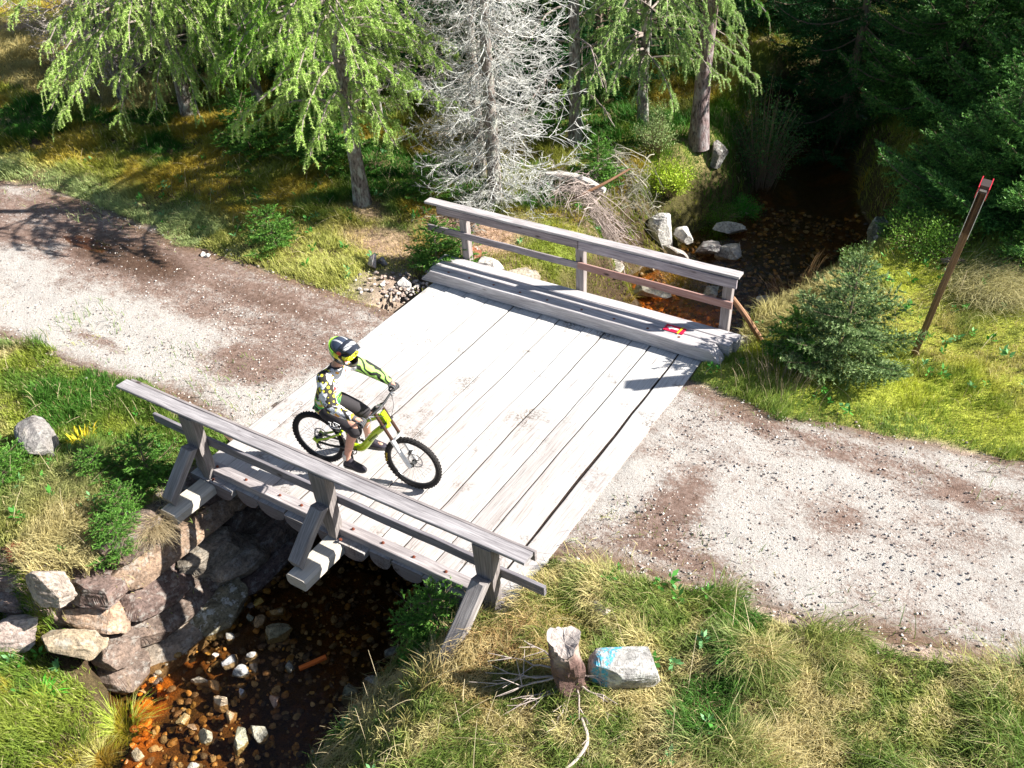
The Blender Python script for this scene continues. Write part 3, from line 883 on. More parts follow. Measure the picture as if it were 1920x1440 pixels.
# ------------------------------------------------------------------ single rocks
def one_rock(name, loc, size, seed, label, col=(.34, .33, .32), mat=None, rot=None, cuts=14, rough=.04, cat="rock", group=None, sub=4, boxy=.78):
    G = Geo(); rock(G, (0, 0, 0), size, seed, sub, cuts, rough, rot, col, boxy=boxy)
    o = G.build(name, mat or M_STONE); o.location = loc
    return tag(o, label, cat, group)
def gz(x, y, dz=0): return (x, y, Hf(x, y) + dz)
one_rock("boulder", gz(-2.02, -.78, .16), (.64, .40, .36), 12, "grey granite block lying in the grass at the left edge beside yellow flowers", (.27, .26, .26), M_STONEL, rot=(.25, .15, -.35), cuts=5, rough=.03, boxy=.5)
one_rock("boulder", gz(-.10, -2.10, .62), (.62, .42, .50), 15, "pale lichened boulder at the corner of the wing wall, lower left", (.42, .36, .32), M_STONEL, rot=(.15, .1, .5))
one_rock("boulder", gz(.12, -2.22, .28), (.66, .40, .34), 16, "tan flat boulder under the pale lichened one", (.36, .30, .22), M_STONEL, rot=(.1, .05, .5))
one_rock("boulder", gz(.50, -2.02, .12), (.5, .36, .34), 17, "tan boulder at the foot of the abutment where the rusty water begins", (.40, .31, .18), rot=(.1, .1, .3))
one_rock("boulder", gz(-.62, -2.50, .14), (.75, .5, .44), 21, "pinkish white rock slab at the left edge of the picture", (.46, .38, .35), M_STONEL, rot=(.2, 0, .3))
one_rock("boulder", gz(-.95, -2.75, .05), (.5, .5, .35), 22, "second pale rock behind the rock slab at the left edge", (.42, .36, .33), M_STONEL)
# blue marked rock beside the stump
b = one_rock("painted_rock", (5.64, -.28, Hf(5.64, -.28) + .20), (.66, .32, .36), 38, "granite rock with faded blue paint marks beside the tree stump", (.40, .40, .40), rot=(.30, .10, .62), cuts=4, rough=.03, boxy=.5)
def paint_mat():
    m = M_STONE.copy(); m.name = "granite_with_blue_paint"; nt = m.node_tree; b_ = nt.nodes["Principled BSDF"]
    src = b_.inputs["Base Color"].links[0].from_socket
    g = attr(nt, "grain"); n = noise_tex(nt, g, 30, 4, .7)
    tc = node(nt, "ShaderNodeTexCoord").outputs["Object"]
    x = node_sep(nt, tc, 0)
    s1 = ramp(nt, math_n(nt, 'ABSOLUTE', math_n(nt, 'ADD', x, .185)), [(.025, 1.0), (.045, 0.0)])
    s2 = ramp(nt, math_n(nt, 'ABSOLUTE', math_n(nt, 'ADD', x, .105)), [(.022, 1.0), (.04, 0.0)])
    s = math_n(nt, 'MULTIPLY', math_n(nt, 'MAXIMUM', s1, s2), ramp(nt, n, [(.42, 0.0), (.56, .9)]))
    c = mixc(nt, s, src, (.03, .42, .62)); nt.links.new(c, b_.inputs["Base Color"])
    return m
b.data.materials[0] = paint_mat()
one_rock("boulder", gz(5.10, .27, .04), (.26, .2, .16), 33, "small white stone half sunk in straw grass behind the stump", (.66, .60, .56))
# far bank
one_rock("boulder", (1.62, 9.45, Hf(1.62, 9.45) + .22), (.50, .38, .74), 41, "upright white lichened rock on the far bank behind the top rail", (.62, .62, .62), rot=(.1, -.15, .3), cuts=8)
one_rock("boulder", gz(2.02, 9.22, .02), (.42, .34, .28), 42, "pinkish stone just right of the upright white rock", (.45, .36, .35))
one_rock("boulder", (2.42, 10.55, -1.30), (.85, .30, .28), 43, "long pale rock along the far waterline", (.52, .50, .44), rot=(0, .15, .6))
one_rock("boulder", (2.83, 9.85, -1.34), (.62, .44, .42), 44, "dark lichened boulder standing in the far water", (.36, .35, .33), rot=(.1, .25, -.1))
one_rock("boulder", (2.35, 9.75, -1.36), (.60, .42, .36), 45, "grey angular boulder between the far bank and the dark lichened boulder", (.32, .30, .30), rot=(.1, -.1, .4))
one_rock("boulder", (1.95, 9.72, -1.15), (.40, .34, .34), 46, "white blotched stone at the far waterline, left of the grey angular boulder", (.58, .58, .56))
one_rock("boulder", (2.05, 9.25, -1.30), (.75, .26, .22), 47, "low flat stone behind the far top rail", (.36, .33, .31), rot=(0, .05, -.35))
one_rock("boulder", gz(1.80, 11.5, .22), (.38, .34, .62), 48, "dark grey stone on the mossy bank in front of the pine trunk", (.20, .19, .19))
one_rock("boulder", (5.05, 11.1, -1.0), (.50, .42, .62), 49, "mossy pale boulder at the right edge of the dark pool", (.24, .27, .20))
one_rock("boulder", (3.95, 8.55, -1.33), (.42, .22, .20), 50, "small pale stone by the rushes in the far water", (.48, .48, .42))
one_rock("boulder", (4.3, 8.4, -1.22), (.3, .25, .26), 51, "whitish stone at the foot of the dry rushes", (.50, .50, .48))
one_rock("boulder", (2.10, 7.95, -1.32), (.72, .36, .28), 52, "mossy white slab at the edge of the orange water", (.55, .52, .42), rot=(.1, 0, .35))
one_rock("boulder", (1.55, 7.55, -.85), (.6, .34, .24), 53, "flat whitish rock in the bank grass behind the middle post", (.52, .48, .42), rot=(.2, .1, -.5))
one_rock("boulder", (3.02, 8.35, -1.38), (.55, .32, .22), 54, "dark wet stone with white crust beyond the orange water", (.30, .30, .28), M_STONEW)
one_rock("boulder", gz(1.62, 6.35, .02), (.24, .2, .2), 55, "small white stone seen between the far rails", (.7, .68, .66))
one_rock("boulder", gz(.50, 5.45, .06), (.55, .35, .32), 56, "whitish stone behind the far kerb next to the first far post", (.66, .64, .62), rot=(.2, .1, .2))
one_rock("boulder", gz(.20, 5.50, .10), (.26, .2, .36), 57, "red brown rock beside the first far post", (.36, .15, .09))
one_rock("boulder", gz(4.5, 5.9, -.02), (.55, .4, .3), 58, "mossy white rock under the round prop pole", (.50, .44, .30))
one_rock("boulder", gz(-.42, 4.46, .02), (.30, .24, .16), 59, "white stone in the rubble left of the far kerb", (.72, .70, .68))
one_rock("boulder", gz(-1.14, 4.60, .08), (.18, .16, .30), 60, "split pointed stone with a dark face at the verge left of the bridge", (.45, .40, .42))
one_rock("boulder", gz(-1.05, 4.72, .06), (.26, .10, .18), 61, "thin slate grey stone leaning behind the split pointed stone", (.20, .20, .24))
for k, (x, y) in enumerate([(-3.9, 3.62), (-3.78, 3.60)]):
    one_rock("stone", gz(x, y, .05), (.13, .11, .10), 70 + k, ["left of two small white stones at the upper road edge", "right of two small white stones at the upper road edge"][k], (.66, .64, .62), sub=2, cat="stone")

# rubble left of the far kerb
G = Geo()
for k in range(130):
    x = r6.normal(-.35, .38); y = 4.35 + r6.normal(0, .22)
    if x > -.05 and y < 4.9: continue
    s = r6.uniform(.02, .075)
    rock(G, (x, y, Hf(x, y) + .01 + s * .1), (s * 1.4, s, s * .8), int(r6.integers(1e6)), 1, 5, .03, r6.uniform(0, 6), np.array([(.62, .58, .55), (.30, .27, .27), (.45, .36, .32)][r6.integers(3)]) * r6.uniform(.8, 1.2))
tag(G.build("rubble", M_STONES), "loose rubble of small stones left of the far kerb", "rubble", kind="stuff")

# gravel lying on the road
G = Geo()
pool = []
for k in range(14):
    g = Geo(); rock(g, (0, 0, 0), (1.3, 1, .7), 900 + k, 1, 5, .04, 0, (1, 1, 1)); pool.append((g.v[0], g.f3[0]))
def scatter(n, fx, fy, smin, smax, zof=.0):
    for k in range(n):
        x = fx(); y = fy(x)
        if -.1 < x < 4.45 and -.3 < y < 5.2: continue
        s = smin + (smax - smin) * r6.random() ** 3
        V, F = pool[r6.integers(14)]
        a = r6.uniform(0, 6.28); c_, s_ = math.cos(a), math.sin(a)
        P = V * s * .5; P = np.stack([P[:, 0] * c_ - P[:, 1] * s_, P[:, 0] * s_ + P[:, 1] * c_, P[:, 2]], -1)
        cc = np.array([(.66, .64, .62), (.50, .44, .40), (.36, .29, .27), (.74, .72, .70), (.25, .22, .22)][r6.integers(5)]) * r6.uniform(.8, 1.15)
        G.add(P + [x, y, Hf(x, y) + zof + s * .12], F, None, cc)
scatter(5200, lambda: -.1 - abs(r6.normal(0, 4.2)), lambda x: YLO(x) + r6.random() * (YUP(x) - YLO(x)), .012, .055, .012)
scatter(5200, lambda: 4.3 + abs(r6.normal(0, 2.6)), lambda x: YLO(x) + r6.random() * (YUP(x) - YLO(x)), .012, .055, .012)
scatter(700, lambda: r6.uniform(-9, 9), lambda x: (YLO(x) + r6.normal(0, .12)) if r6.random() < .5 else (YUP(x) + r6.normal(0, .12)), .02, .08, .01)
tag(G.build("road_gravel", M_STONES), "loose gravel stones scattered over the dirt road", "gravel", kind="stuff")

# stream bed cobbles: small ones as stuff, visible ones as single stones
G = Geo()
for k in range(7000):
    y = r6.uniform(-4.2, 12.5)
    if .8 < y < 5.0 and r6.random() < .6: continue
    x = r6.uniform(float(XL(y)) - .02, float(XR(y)) + .02)
    s = .04 + .15 * r6.random() ** 2.0
    V, F = pool[r6.integers(14)]
    a = r6.uniform(0, 6.28); c_, s_ = math.cos(a), math.sin(a)
    P = V * s * .5; P = np.stack([P[:, 0] * c_ - P[:, 1] * s_, P[:, 0] * s_ + P[:, 1] * c_, P[:, 2]], -1)
    nearw = y < -.6
    cc = np.array([(.26, .19, .11), (.42, .26, .10), (.18, .13, .10), (.46, .32, .12), (.42, .37, .28), (.12, .10, .10)][r6.integers(6)]) * r6.uniform(.6, 1.6)
    if (abs(x - 2.4) < 1.1 and abs(y - 7.3) < 1.1) or (y < -1.9 and x < float(XL(y)) + .30): cc = np.array((.80, .30, .04)) * r6.uniform(.4, 1.25)
    G.add(P + [x, y, Hf(x, y) + s * .22], F, None, cc)
tag(G.build("stream_bed_cobbles", M_STONEW), "brown and orange cobbles covering the stream bed", "cobbles", kind="stuff")
SG = "stones lying in the stream below the bridge"
wetl = [((1.50, -.72), (.32, .27, .30), (.44, .42, .28), "largest pale green stone standing out of the water below the bridge"),
        ((1.27, -.50), (.30, .17, .20), (.40, .26, .10), "tan stone touching the back of the largest pale stone"),
        ((1.22, -.74), (.18, .15, .18), (.34, .22, .10), "brown stone left of the largest pale stone"),
        ((1.06, -.74), (.11, .09, .10), (.34, .36, .26), "small greenish stone left of the brown stone"),
        ((1.60, -1.72), (.26, .20, .24), (.52, .44, .34), "tan and white stone in mid stream with a ridge"),
        ((1.40, -1.62), (.12, .21, .18), (.52, .28, .10), "ochre upright stone beside the ridged stone"),
        ((1.17, -1.66), (.27, .13, .18), (.50, .44, .35), "long cream stone nearest the rusty bank"),
        ((1.30, -1.28), (.22, .16, .20), (.38, .38, .40), "grey speckled stone above the cream stone"),
        ((1.52, -1.34), (.18, .18, .18), (.46, .47, .48), "grey round stone covered with white spots"),
        ((1.83, -1.80), (.10, .16, .16), (.46, .32, .18), "narrow brown and cream stone right of the ridged stone"),
        ((1.42, -2.08), (.15, .13, .16), (.52, .38, .18), "yellowish round stone near the lower edge"),
        ((1.56, -2.08), (.12, .11, .12), (.26, .17, .10), "brown stone next to the yellowish one"),
        ((1.78, -2.12), (.15, .24, .20), (.46, .43, .32), "leaning oval cream stone near the lower edge"),
        ((2.12, -1.95), (.18, .28, .20), (.28, .28, .20), "long dark green stone near the lower edge"),
        ((2.22, -1.78), (.20, .24, .22), (.36, .35, .28), "grey angular stone right of the long green one"),
        ((1.05, -1.05), (.12, .09, .10), (.62, .60, .55), "small white triangular stone near the abutment"),
        ((1.08, -1.32), (.11, .09, .10), (.60, .54, .50), "small pinkish white stone near the abutment"),
        ((1.45, -1.12), (.16, .10, .13), (.42, .42, .42), "small grey flat stone under the largest stone"),
        ((1.60, -1.22), (.10, .16, .12), (.55, .42, .30), "slim cream stone beside the white spotted stone"),
        ((1.95, -1.02), (.20, .12, .10), (.28, .28, .24), "dull grey stone just below the water beside the orange stick"),
        ((2.10, -1.42), (.18, .15, .12), (.46, .30, .22), "pinkish stone under water in mid stream"),
        ((2.72, -.92), (.24, .20, .26), (.34, .34, .24), "olive stone against the right bank"),
        ((2.82, -.68), (.22, .20, .24), (.40, .38, .32), "ribbed grey stone against the right bank"),
        ((2.78, -.30), (.24, .12, .16), (.34, .34, .28), "half submerged stone under the right bank grass"),
        ((1.92, -2.42), (.18, .13, .16), (.44, .44, .40), "pale stone on the lower picture edge"),
        ((1.30, -2.60), (.18, .13, .14), (.46, .38, .26), "tan stone at the lower left of the stream"),
        ((.98, -.50), (.17, .14, .10), (.44, .28, .05), "yellow brown stone near the foot of the mossy slab"),
        ((1.70, -1.52), (.10, .08, .10), (.52, .54, .60), "small bluish white stone right of the spotted stone")]
for k, ((x, y), sz, c, lab) in enumerate(wetl):
    o = one_rock("stream_stone", (x, y, max(WATER - sz[2] * .10, Hf(x, y) + sz[2] * .25)), sz, 300 + k, lab, tuple(np.array(c) * .9), M_STONE if "speckled" in lab or "spots" in lab else M_STONEW, None, 13, .05, "stone", None, 3)
G = Geo(); board(G, (2.05, -.98, WATER + .0), (2.22, -.72, WATER + .02), (0, 0, 1), .055, .03, (3.2, 1.1, .3), 5, .002)
tag(G.build("wood_chunk", M_LOG), "short orange piece of wood floating below the bridge", "stick")
# mossy slab at the foot of the wall
one_rock("boulder", (.70, -.95, -1.30), (.95, .55, .5), 24, "mossy slab with white crust at the foot of the abutment", (.24, .22, .15), rot=(.15, -.1, 1.35), rough=.04)
# ------------------------------------------------------------------ vegetation
CPn = np.array(CP); CRn = np.array(CR); CUn = np.array(CU); CFn = np.array(CF)
def in_view(P, m=1.12):
    d = P - CPn; z = d @ CFn
    u = (d @ CRn) / np.maximum(z, .1) * 1732.08 / 960; v = (d @ CUn) / np.maximum(z, .1) * 1732.08 / 720
    return (z > .5) & (np.abs(u) < m) & (np.abs(v) < m + .03)

r7 = np.random.default_rng(77)
def grass_mask(x, y, z):
    d = dirt_amount(x, y)
    m = 1 - ss(.25, .75, d) * .985
    # sparse tufts at the road verge; none in water, on deck, in walls
    m = m * (z > WATER + .03)
    deck = (x > -.03) & (x < 4.36) & (y > -.28) & (y < 5.18)
    m = np.where(deck, 0, m)
    wallz = (x > XL(y) - .62) & (x < XL(y) + .1) & (y > -2.1) & (y < 5.2)
    m = np.where(wallz & (z < -.1), m * .03, m)
    wing = (y < -1.75) & (y > -2.45 + .0 * x) & (x > -.2) & (x < .75)
    m = np.where(wing, m * .12, m)
    m = m * (1 - .80 * pink_zone(x, y))
    steep = (z < -.5) & (y > 5)
    m = np.where(steep, m * .5, m)
    return m
GREEN = np.array([.16, .28, .045]); YGRN = np.array([.42, .46, .07]); STRAW = np.array([.62, .53, .27]); GOLD = np.array([.56, .42, .06]); DGRN = np.array([.05, .16, .02]); PALE = np.array([.44, .52, .24]); ORNG = np.array([.55, .33, .15])
def grass_look(x, y, z, rnd):
    """colour, height, lean strength by place"""
    n = fbm(x, y, 1.6, 101, 4); n2 = fbm(x, y, .45, 102, 3); n3 = fbm(x, y, .8, 103, 3)
    N = len(x); c = np.tile(GREEN, (N, 1)); h = np.full(N, .10); lean = np.full(N, .5)
    def put(w, col, hh=None, ll=None):
        nonlocal c, h, lean
        w = np.clip(w, 0, 1)
        c = c + (col - c) * w[:, None]
        if hh is not None: h = h + (hh - h) * w
        if ll is not None: lean = lean + (ll - lean) * w
    left_near = (y < 1.2) & (x < 1)
    put(left_near * 1.0, YGRN * .62 + GREEN * .38, .075)
    put(left_near * ss(.52, .66, n), STRAW, .06)
    put(left_near * ss(.50, .40, n), GREEN, .12); put(left_near * ss(.46, .34, n3) * .8, DGRN * 1.3, .15)
    put(left_near * ss(.2, .9, np.hypot(x + .55, y + 1.2) * -1 + 1.6) * .6, STRAW * .8 + GREEN * .2, .16, .9)
    terr = (y < -2.1) & (x < 1.6)
    put(terr * 1.0, GREEN * .5 + YGRN * .5, .11, .6); put(terr * ss(.5, .62, n2), GOLD * .6 + GREEN * .4); put(terr * ss(.52, .40, n3) * .8, DGRN * 1.3, .14)
    rn = (y < 1.6) & (x > 2.7)       # long combed grass, right foreground
    put(rn * 1.0, YGRN * .35 + GREEN * .40 + STRAW * .25, .16, .9)
    put(rn * ss(.50, .66, n) * .8, STRAW, .20, 1.1)
    put(rn * ss(.50, .40, n), GREEN * .9, .22, .9)
    h = np.where((np.hypot(x - 4.15, y + .75) < .5) | (np.hypot(x - 5.35, y + .6) < .75), h * .55, h)
    put(rn * ss(1.3, .2, np.hypot(x - 4.4, y + .65) + (n2 - .5)), ORNG * .75 + STRAW * .25, .17, 1.1)
    put(rn * ss(.6, .0, z + 1.0) * ss(4.2, 3.3, x) * .7, STRAW, .24, 1.0)
    put(rn * ss(7.2, 8.2, x) * ss(.5, -.6, y), GREEN * .7, .2)
    n4 = fbm(x, y, .20, 132, 3)
    put(rn * ss(.52, .62, n4) * .75, STRAW * 1.05, .15, 1.0); put(rn * ss(.48, .40, n4) * .8, GREEN * .85, .17, .8)
    put(rn * ss(.60, .72, fbm(x, y, .9, 131, 3)) * .9, DGRN * 1.3, .20, .8)  # dark green clumps: shade of pits in the grass put into blade colour
    lawn = (x > 4.3) & (y > 4.0)
    put(lawn * 1.0, YGRN * 1.35, .07, .5)
    put(lawn * ss(.46, .62, n) * .7, STRAW, .06)
    put(lawn * ss(.5, .36, n2) * .6, GREEN, .09)
    put(lawn * ss(5.3, 4.3, y) * .8, GREEN * .9 + PALE * .2, .13, .5)
    put(lawn * ss(6.0, 5.0, x) * ss(5.4, 6.2, y), STRAW * .7 + YGRN * .3, .17, .8)
    put(lawn * ss(8.2, 9.2, y) * .9, YGRN * .6 + GREEN * .4, .14)
    back = (x < 4.3) & (y > 3.4)
    put(back * 1.0, GOLD * .35 + GREEN * .65, .16, .7)
    put(back * ss(.47, .60, n3) * .8, GOLD, .15, .9)
    put(back * ss(.50, .38, n), DGRN * 1.2, .17, .6)
    verge = back & (y < 5.0) & (x < .5)
    put(verge * ss(5.0, 4.3, y), PALE * .75 + GREEN * .25, .17, .8)
    put((back & (x > -4.2) & (x < 0) & (y < 5.3)) * .8, YGRN * .8 + STRAW * .3, .09, .6)
    put((back & (x > 0) & (x < 2.2) & (y < 7.3)) * .7, YGRN, .10, .6)
    put((back & (x > 1) & (y > 7.2)) * ss(-1.3, -.8, z) * .7, np.array([.10, .24, .015]), .12, .7)
    put((back & (x < -10) & (y > 7.5) & (y < 11)) * .8, STRAW * .8 + GOLD * .2, .2, .8)
    put(pink_zone(x, y) * .85, np.array([.50, .33, .22]), .06, 1.2)
    c = c * (.72 + .56 * rnd[:, :1]) * (.9 + .2 * rnd[:, 1:2] * np.array([1.2, 1, .6]))
    dry = (rnd[:, 2] > .84)[:, None]
    c = np.where(dry, STRAW * (.7 + .5 * rnd[:, :1]), c)
    return c, h, lean

def grow(P, hs, lean_dir, lean, col, w, G, nseg=2):
    """curved blades: nseg quads + tip"""
    N = len(P)
    a = r7.uniform(0, 2 * np.pi, N); side = np.stack([np.cos(a), np.sin(a), np.zeros(N)], -1)
    rows = []
    for k in range(nseg + 1):
        t = k / (nseg + .0) if nseg else 0
        t = k / (nseg + 1)
        up = hs * (t - .35 * lean * t * t); out = hs * lean * (t ** 1.8)
        rows.append((P + np.stack([lean_dir[:, 0] * out, lean_dir[:, 1] * out, up], -1), w * (1 - .55 * t)))
    t = 1.0
    tip = P + np.stack([lean_dir[:, 0] * hs * lean, lean_dir[:, 1] * hs * lean, hs * (1 - .45 * lean)], -1)
    V = []
    for p, ww in rows:
        V += [p - side * (ww * .5)[:, None], p + side * (ww * .5)[:, None]]
    V.append(tip)
    V = np.stack(V, 1); k = V.shape[1]
    base = np.arange(N)[:, None] * k
    f4 = np.concatenate([base + np.array([2 * s, 2 * s + 1, 2 * s + 3, 2 * s + 2]) for s in range(nseg)]) if nseg else None
    f3 = base + np.array([2 * nseg, 2 * nseg + 1, 2 * nseg + 2])
    G.add(V.reshape(-1, 3), f3, f4, np.repeat(col, k, axis=0))

def field(x0, x1, y0, y1, dens, G, wmul=1.0, hmul=1.0, nseg=1):
    n = int((x1 - x0) * (y1 - y0) * dens)
    # clumped positions: tufts of ~7 blades
    m = n // 7
    cx = r7.uniform(x0, x1, m); cy = r7.uniform(y0, y1, m)
    x = np.repeat(cx, 7) + r7.normal(0, .035, m * 7); y = np.repeat(cy, 7) + r7.normal(0, .035, m * 7)
    z = H(x, y)
    P = np.stack([x, y, z], -1)
    keep = in_view(P, 1.2) & (r7.random(len(x)) < grass_mask(x, y, z))
    tuft = np.repeat(r7.random((m, 3)), 7, axis=0)[keep]; ta = np.repeat(r7.uniform(0, 2 * np.pi, m), 7)[keep]; th = np.repeat(r7.random(m), 7)[keep]
    P = P[keep]; x, y, z = P.T
    N = len(x); rnd = r7.random((N, 3)) * .5 + tuft * .5
    c, h, lean = grass_look(x, y, z, rnd)
    flow = fbm(x, y, 1.4, 111, 2) * 9 + fbm(x, y, .35, 112, 2) * 5
    ang = flow * .7 + ta * .12 + r7.normal(0, 1.15, N)
    ld = np.stack([np.cos(ang), np.sin(ang)], -1)
    h = h * (.55 + .95 * ss(.3, .75, vn(x, y, .5, 121)))
    hs = h * hmul * (.45 + .9 * th * .6 + .9 * r7.random(N) * .6) * (.65 + .7 * fbm(x, y, .5, 113, 2))
    dist = np.linalg.norm(P - CPn, axis=1)
    w = (.0042 + .00038 * dist) * wmul * (.7 + .6 * r7.random(N))
    P[:, 2] -= .006
    grow(P, hs, ld, np.clip(lean * r7.uniform(.3, 1.35, N), .1, 1.5), c, w, G, nseg)
    return N
G = Geo(); cnt = 0
cnt += field(-4.5, 9.6, -4.5, 1.9, 5200, G, nseg=2)
cnt += field(4.2, 10.5, 3.6, 10, 3200, G, .95)
cnt += field(-9, 4.4, 3.4, 9, 2600, G)
cnt += field(-22, -9, 3.2, 13, 900, G, 1.25, 1.25)
cnt += field(-9, 6, 9, 15, 1200, G, 1.15, 1.15)
cnt += field(-22, 8, 13, 24, 260, G, 1.6, 1.5)
cnt += field(-12, -4.5, -2.5, 1.2, 1600, G)
print("blades", cnt)
tag(G.build("grass", M_GRASS), "grass covering the banks, verges and forest floor", "grass", kind="stuff")

# scattered small herbs and dead stalks among the grass
G = Geo()
for (xa, xb, ya, yb, n) in ((2.9, 9.4, -4, 1.2, 420), (-4, .4, -3.6, .4, 160), (4.4, 9.5, 4.3, 9, 200), (-9, 4, 4, 9, 260)):
    hx = r7.uniform(xa, xb, n); hy = r7.uniform(ya, yb, n); hz = H(hx, hy)
    ok = (r7.random(n) < grass_mask(hx, hy, hz)) & (fbm(hx, hy, 1.2, 141, 3) > .45)
    for x, y, z in zip(hx[ok], hy[ok], hz[ok]):
        m = 12; a = r7.uniform(0, 6.28, m); el = r7.uniform(.1, 1.1, m)
        D = np.stack([np.cos(a) * np.cos(el), np.sin(a) * np.cos(el), np.sin(el)], -1)
        L = r7.uniform(.03, .08, m) * r7.uniform(.7, 1.5)
        B = np.array([x, y, z + .02]) + D * .015 + np.array([0, 0, 1]) * r7.uniform(0, .09, (m, 1))
        leaves(G, B, D, L, L * .45, np.array([(.10, .34, .05), (.16, .38, .14), (.06, .24, .03)][r7.integers(3)]) * r7.uniform(.8, 1.3, (m, 1)), rng=r7)
tag(G.build("ground_herbs", M_LEAF), "small broad leaved herbs growing among the grass", "herbs", kind="stuff")
G = Geo()
for (xa, xb, ya, yb, n) in ((2.9, 9.4, -4, 1.0, 360), (-4, .3, -3.6, .3, 140), (4.4, 9.5, 4.3, 9, 160), (-9, 4, 4, 9, 300)):
    hx = r7.uniform(xa, xb, n); hy = r7.uniform(ya, yb, n); hz = H(hx, hy)
    ok = r7.random(n) < grass_mask(hx, hy, hz) * .8
    hx, hy, hz = hx[ok], hy[ok], hz[ok]; m = len(hx); q = np.linspace(0, 1, 5)
    a = r7.uniform(0, 6.28, m); L = r7.uniform(.18, .42, m); ln = r7.uniform(.2, 1.3, m)
    P = np.stack([hx[:, None] + np.cos(a)[:, None] * (L * ln)[:, None] * q ** 1.6, hy[:, None] + np.sin(a)[:, None] * (L * ln)[:, None] * q ** 1.6, hz[:, None] + L[:, None] * q * (1 - .3 * ln[:, None] * q)], -1)
    tubes(G, P, np.tile((.0032 * (1 - .5 * q))[None], (m, 1)), 3, np.array([.72, .60, .38]) * r7.uniform(.6, 1.1, (m, 1)))
tag(G.build("dry_stalks", M_GRASS), "thin dry straw stalks sticking out of the grass", "stalks", kind="stuff")

def tuft_plant(name, x, y, label, n, h, col, col2, lean=.9, w=.006, spread=.08, cat="grass tuft", dirn=None, group=None):
    G = Geo()
    P = np.stack([r7.normal(0, spread, n), r7.normal(0, spread, n), np.zeros(n)], -1)
    a = np.arctan2(P[:, 1], P[:, 0]) + r7.normal(0, .4, n)
    if dirn is not None: a = dirn + r7.normal(0, .7, n)
    z0 = Hf(x, y); P[:, 2] = H(P[:, 0] + x, P[:, 1] + y) - z0 - .01
    k = r7.random((n, 1)); c = (np.array(col) * k + np.array(col2) * (1 - k)) * r7.uniform(.75, 1.25, (n, 1))
    grow(P, h * r7.uniform(.5, 1.15, n), np.stack([np.cos(a), np.sin(a)], -1), lean * r7.uniform(.3, 1.2, n), c, np.full(n, w), G, 3)
    o = G.build(name, M_GRASS); o.location = (x, y, z0)
    return tag(o, label, cat, group)
tuft_plant("grass_tuft", .86, -2.42, "bright yellow green grass tuft hanging over the rusty water", 900, .30, (.42, .62, .02), (.60, .60, .20), .95, .005, .07)
tuft_plant("grass_tuft", .98, -2.80, "straw coloured grass tuft at the lower water edge, beside the bright tuft", 700, .28, (.62, .55, .22), (.45, .45, .10), 1.0, .005, .07)
tuft_plant("grass_tussock", 7.25, 8.0, "large pale straw tussock on the right lawn behind the post", 3500, .42, (.62, .56, .30), (.45, .42, .18), 1.25, .008, .30, "grass tuft", -.6)
tuft_plant("grass_tussock", 2.35, 8.9, "yellowish tussock on the far bank in front of the upright white rock", 1200, .25, (.42, .34, .08), (.34, .30, .06), .9, .007, .2)
tuft_plant("grass_tuft", .15, -.92, "dry straw tuft hanging below the left outrigger", 700, .42, (.66, .54, .34), (.45, .36, .2), 1.2, .005, .07, "grass tuft", -.6)
tuft_plant("grass_tuft", 4.62, .02, "bright green tuft between the right outrigger and the deck end", 500, .2, (.40, .50, .03), (.4, .4, .1), .8, .005, .10)
tuft_plant("dry_rushes", 4.45, 8.3, "dry brown rushes at the far water edge", 120, .85, (.42, .27, .14), (.30, .2, .1), .45, .010, .12, "rushes")
tuft_plant("dry_weeds", 5.35, 4.62, "dry weed stalks in front of the young spruce", 160, .45, (.45, .34, .25), (.35, .28, .18), .35, .006, .28, "weeds")
tuft_plant("green_plant", .22, -2.72, "broad leaved green plant on the low bank at the lower left", 60, .16, (.10, .42, .03), (.08, .32, .03), 1.3, .045, .03, "plant")
tuft_plant("yellow_flowers", -1.72, -.42, "yellow flowers beside the grey granite block", 160, .16, (.85, .60, .02), (.6, .6, .05), .7, .014, .08, "flowers")
tuft_plant("reddish_plant", -.75, -2.02, "small dark red plant at the left picture edge", 160, .10, (.25, .04, .03), (.3, .1, .05), .9, .012, .03, "plant")
tuft_plant("dry_weeds", 2.98, .02, "bare pinkish weed stalks beside the young spruce under the right post", 26, .62, (.45, .36, .32), (.4, .3, .28), .8, .007, .08, "weeds", 2.6)

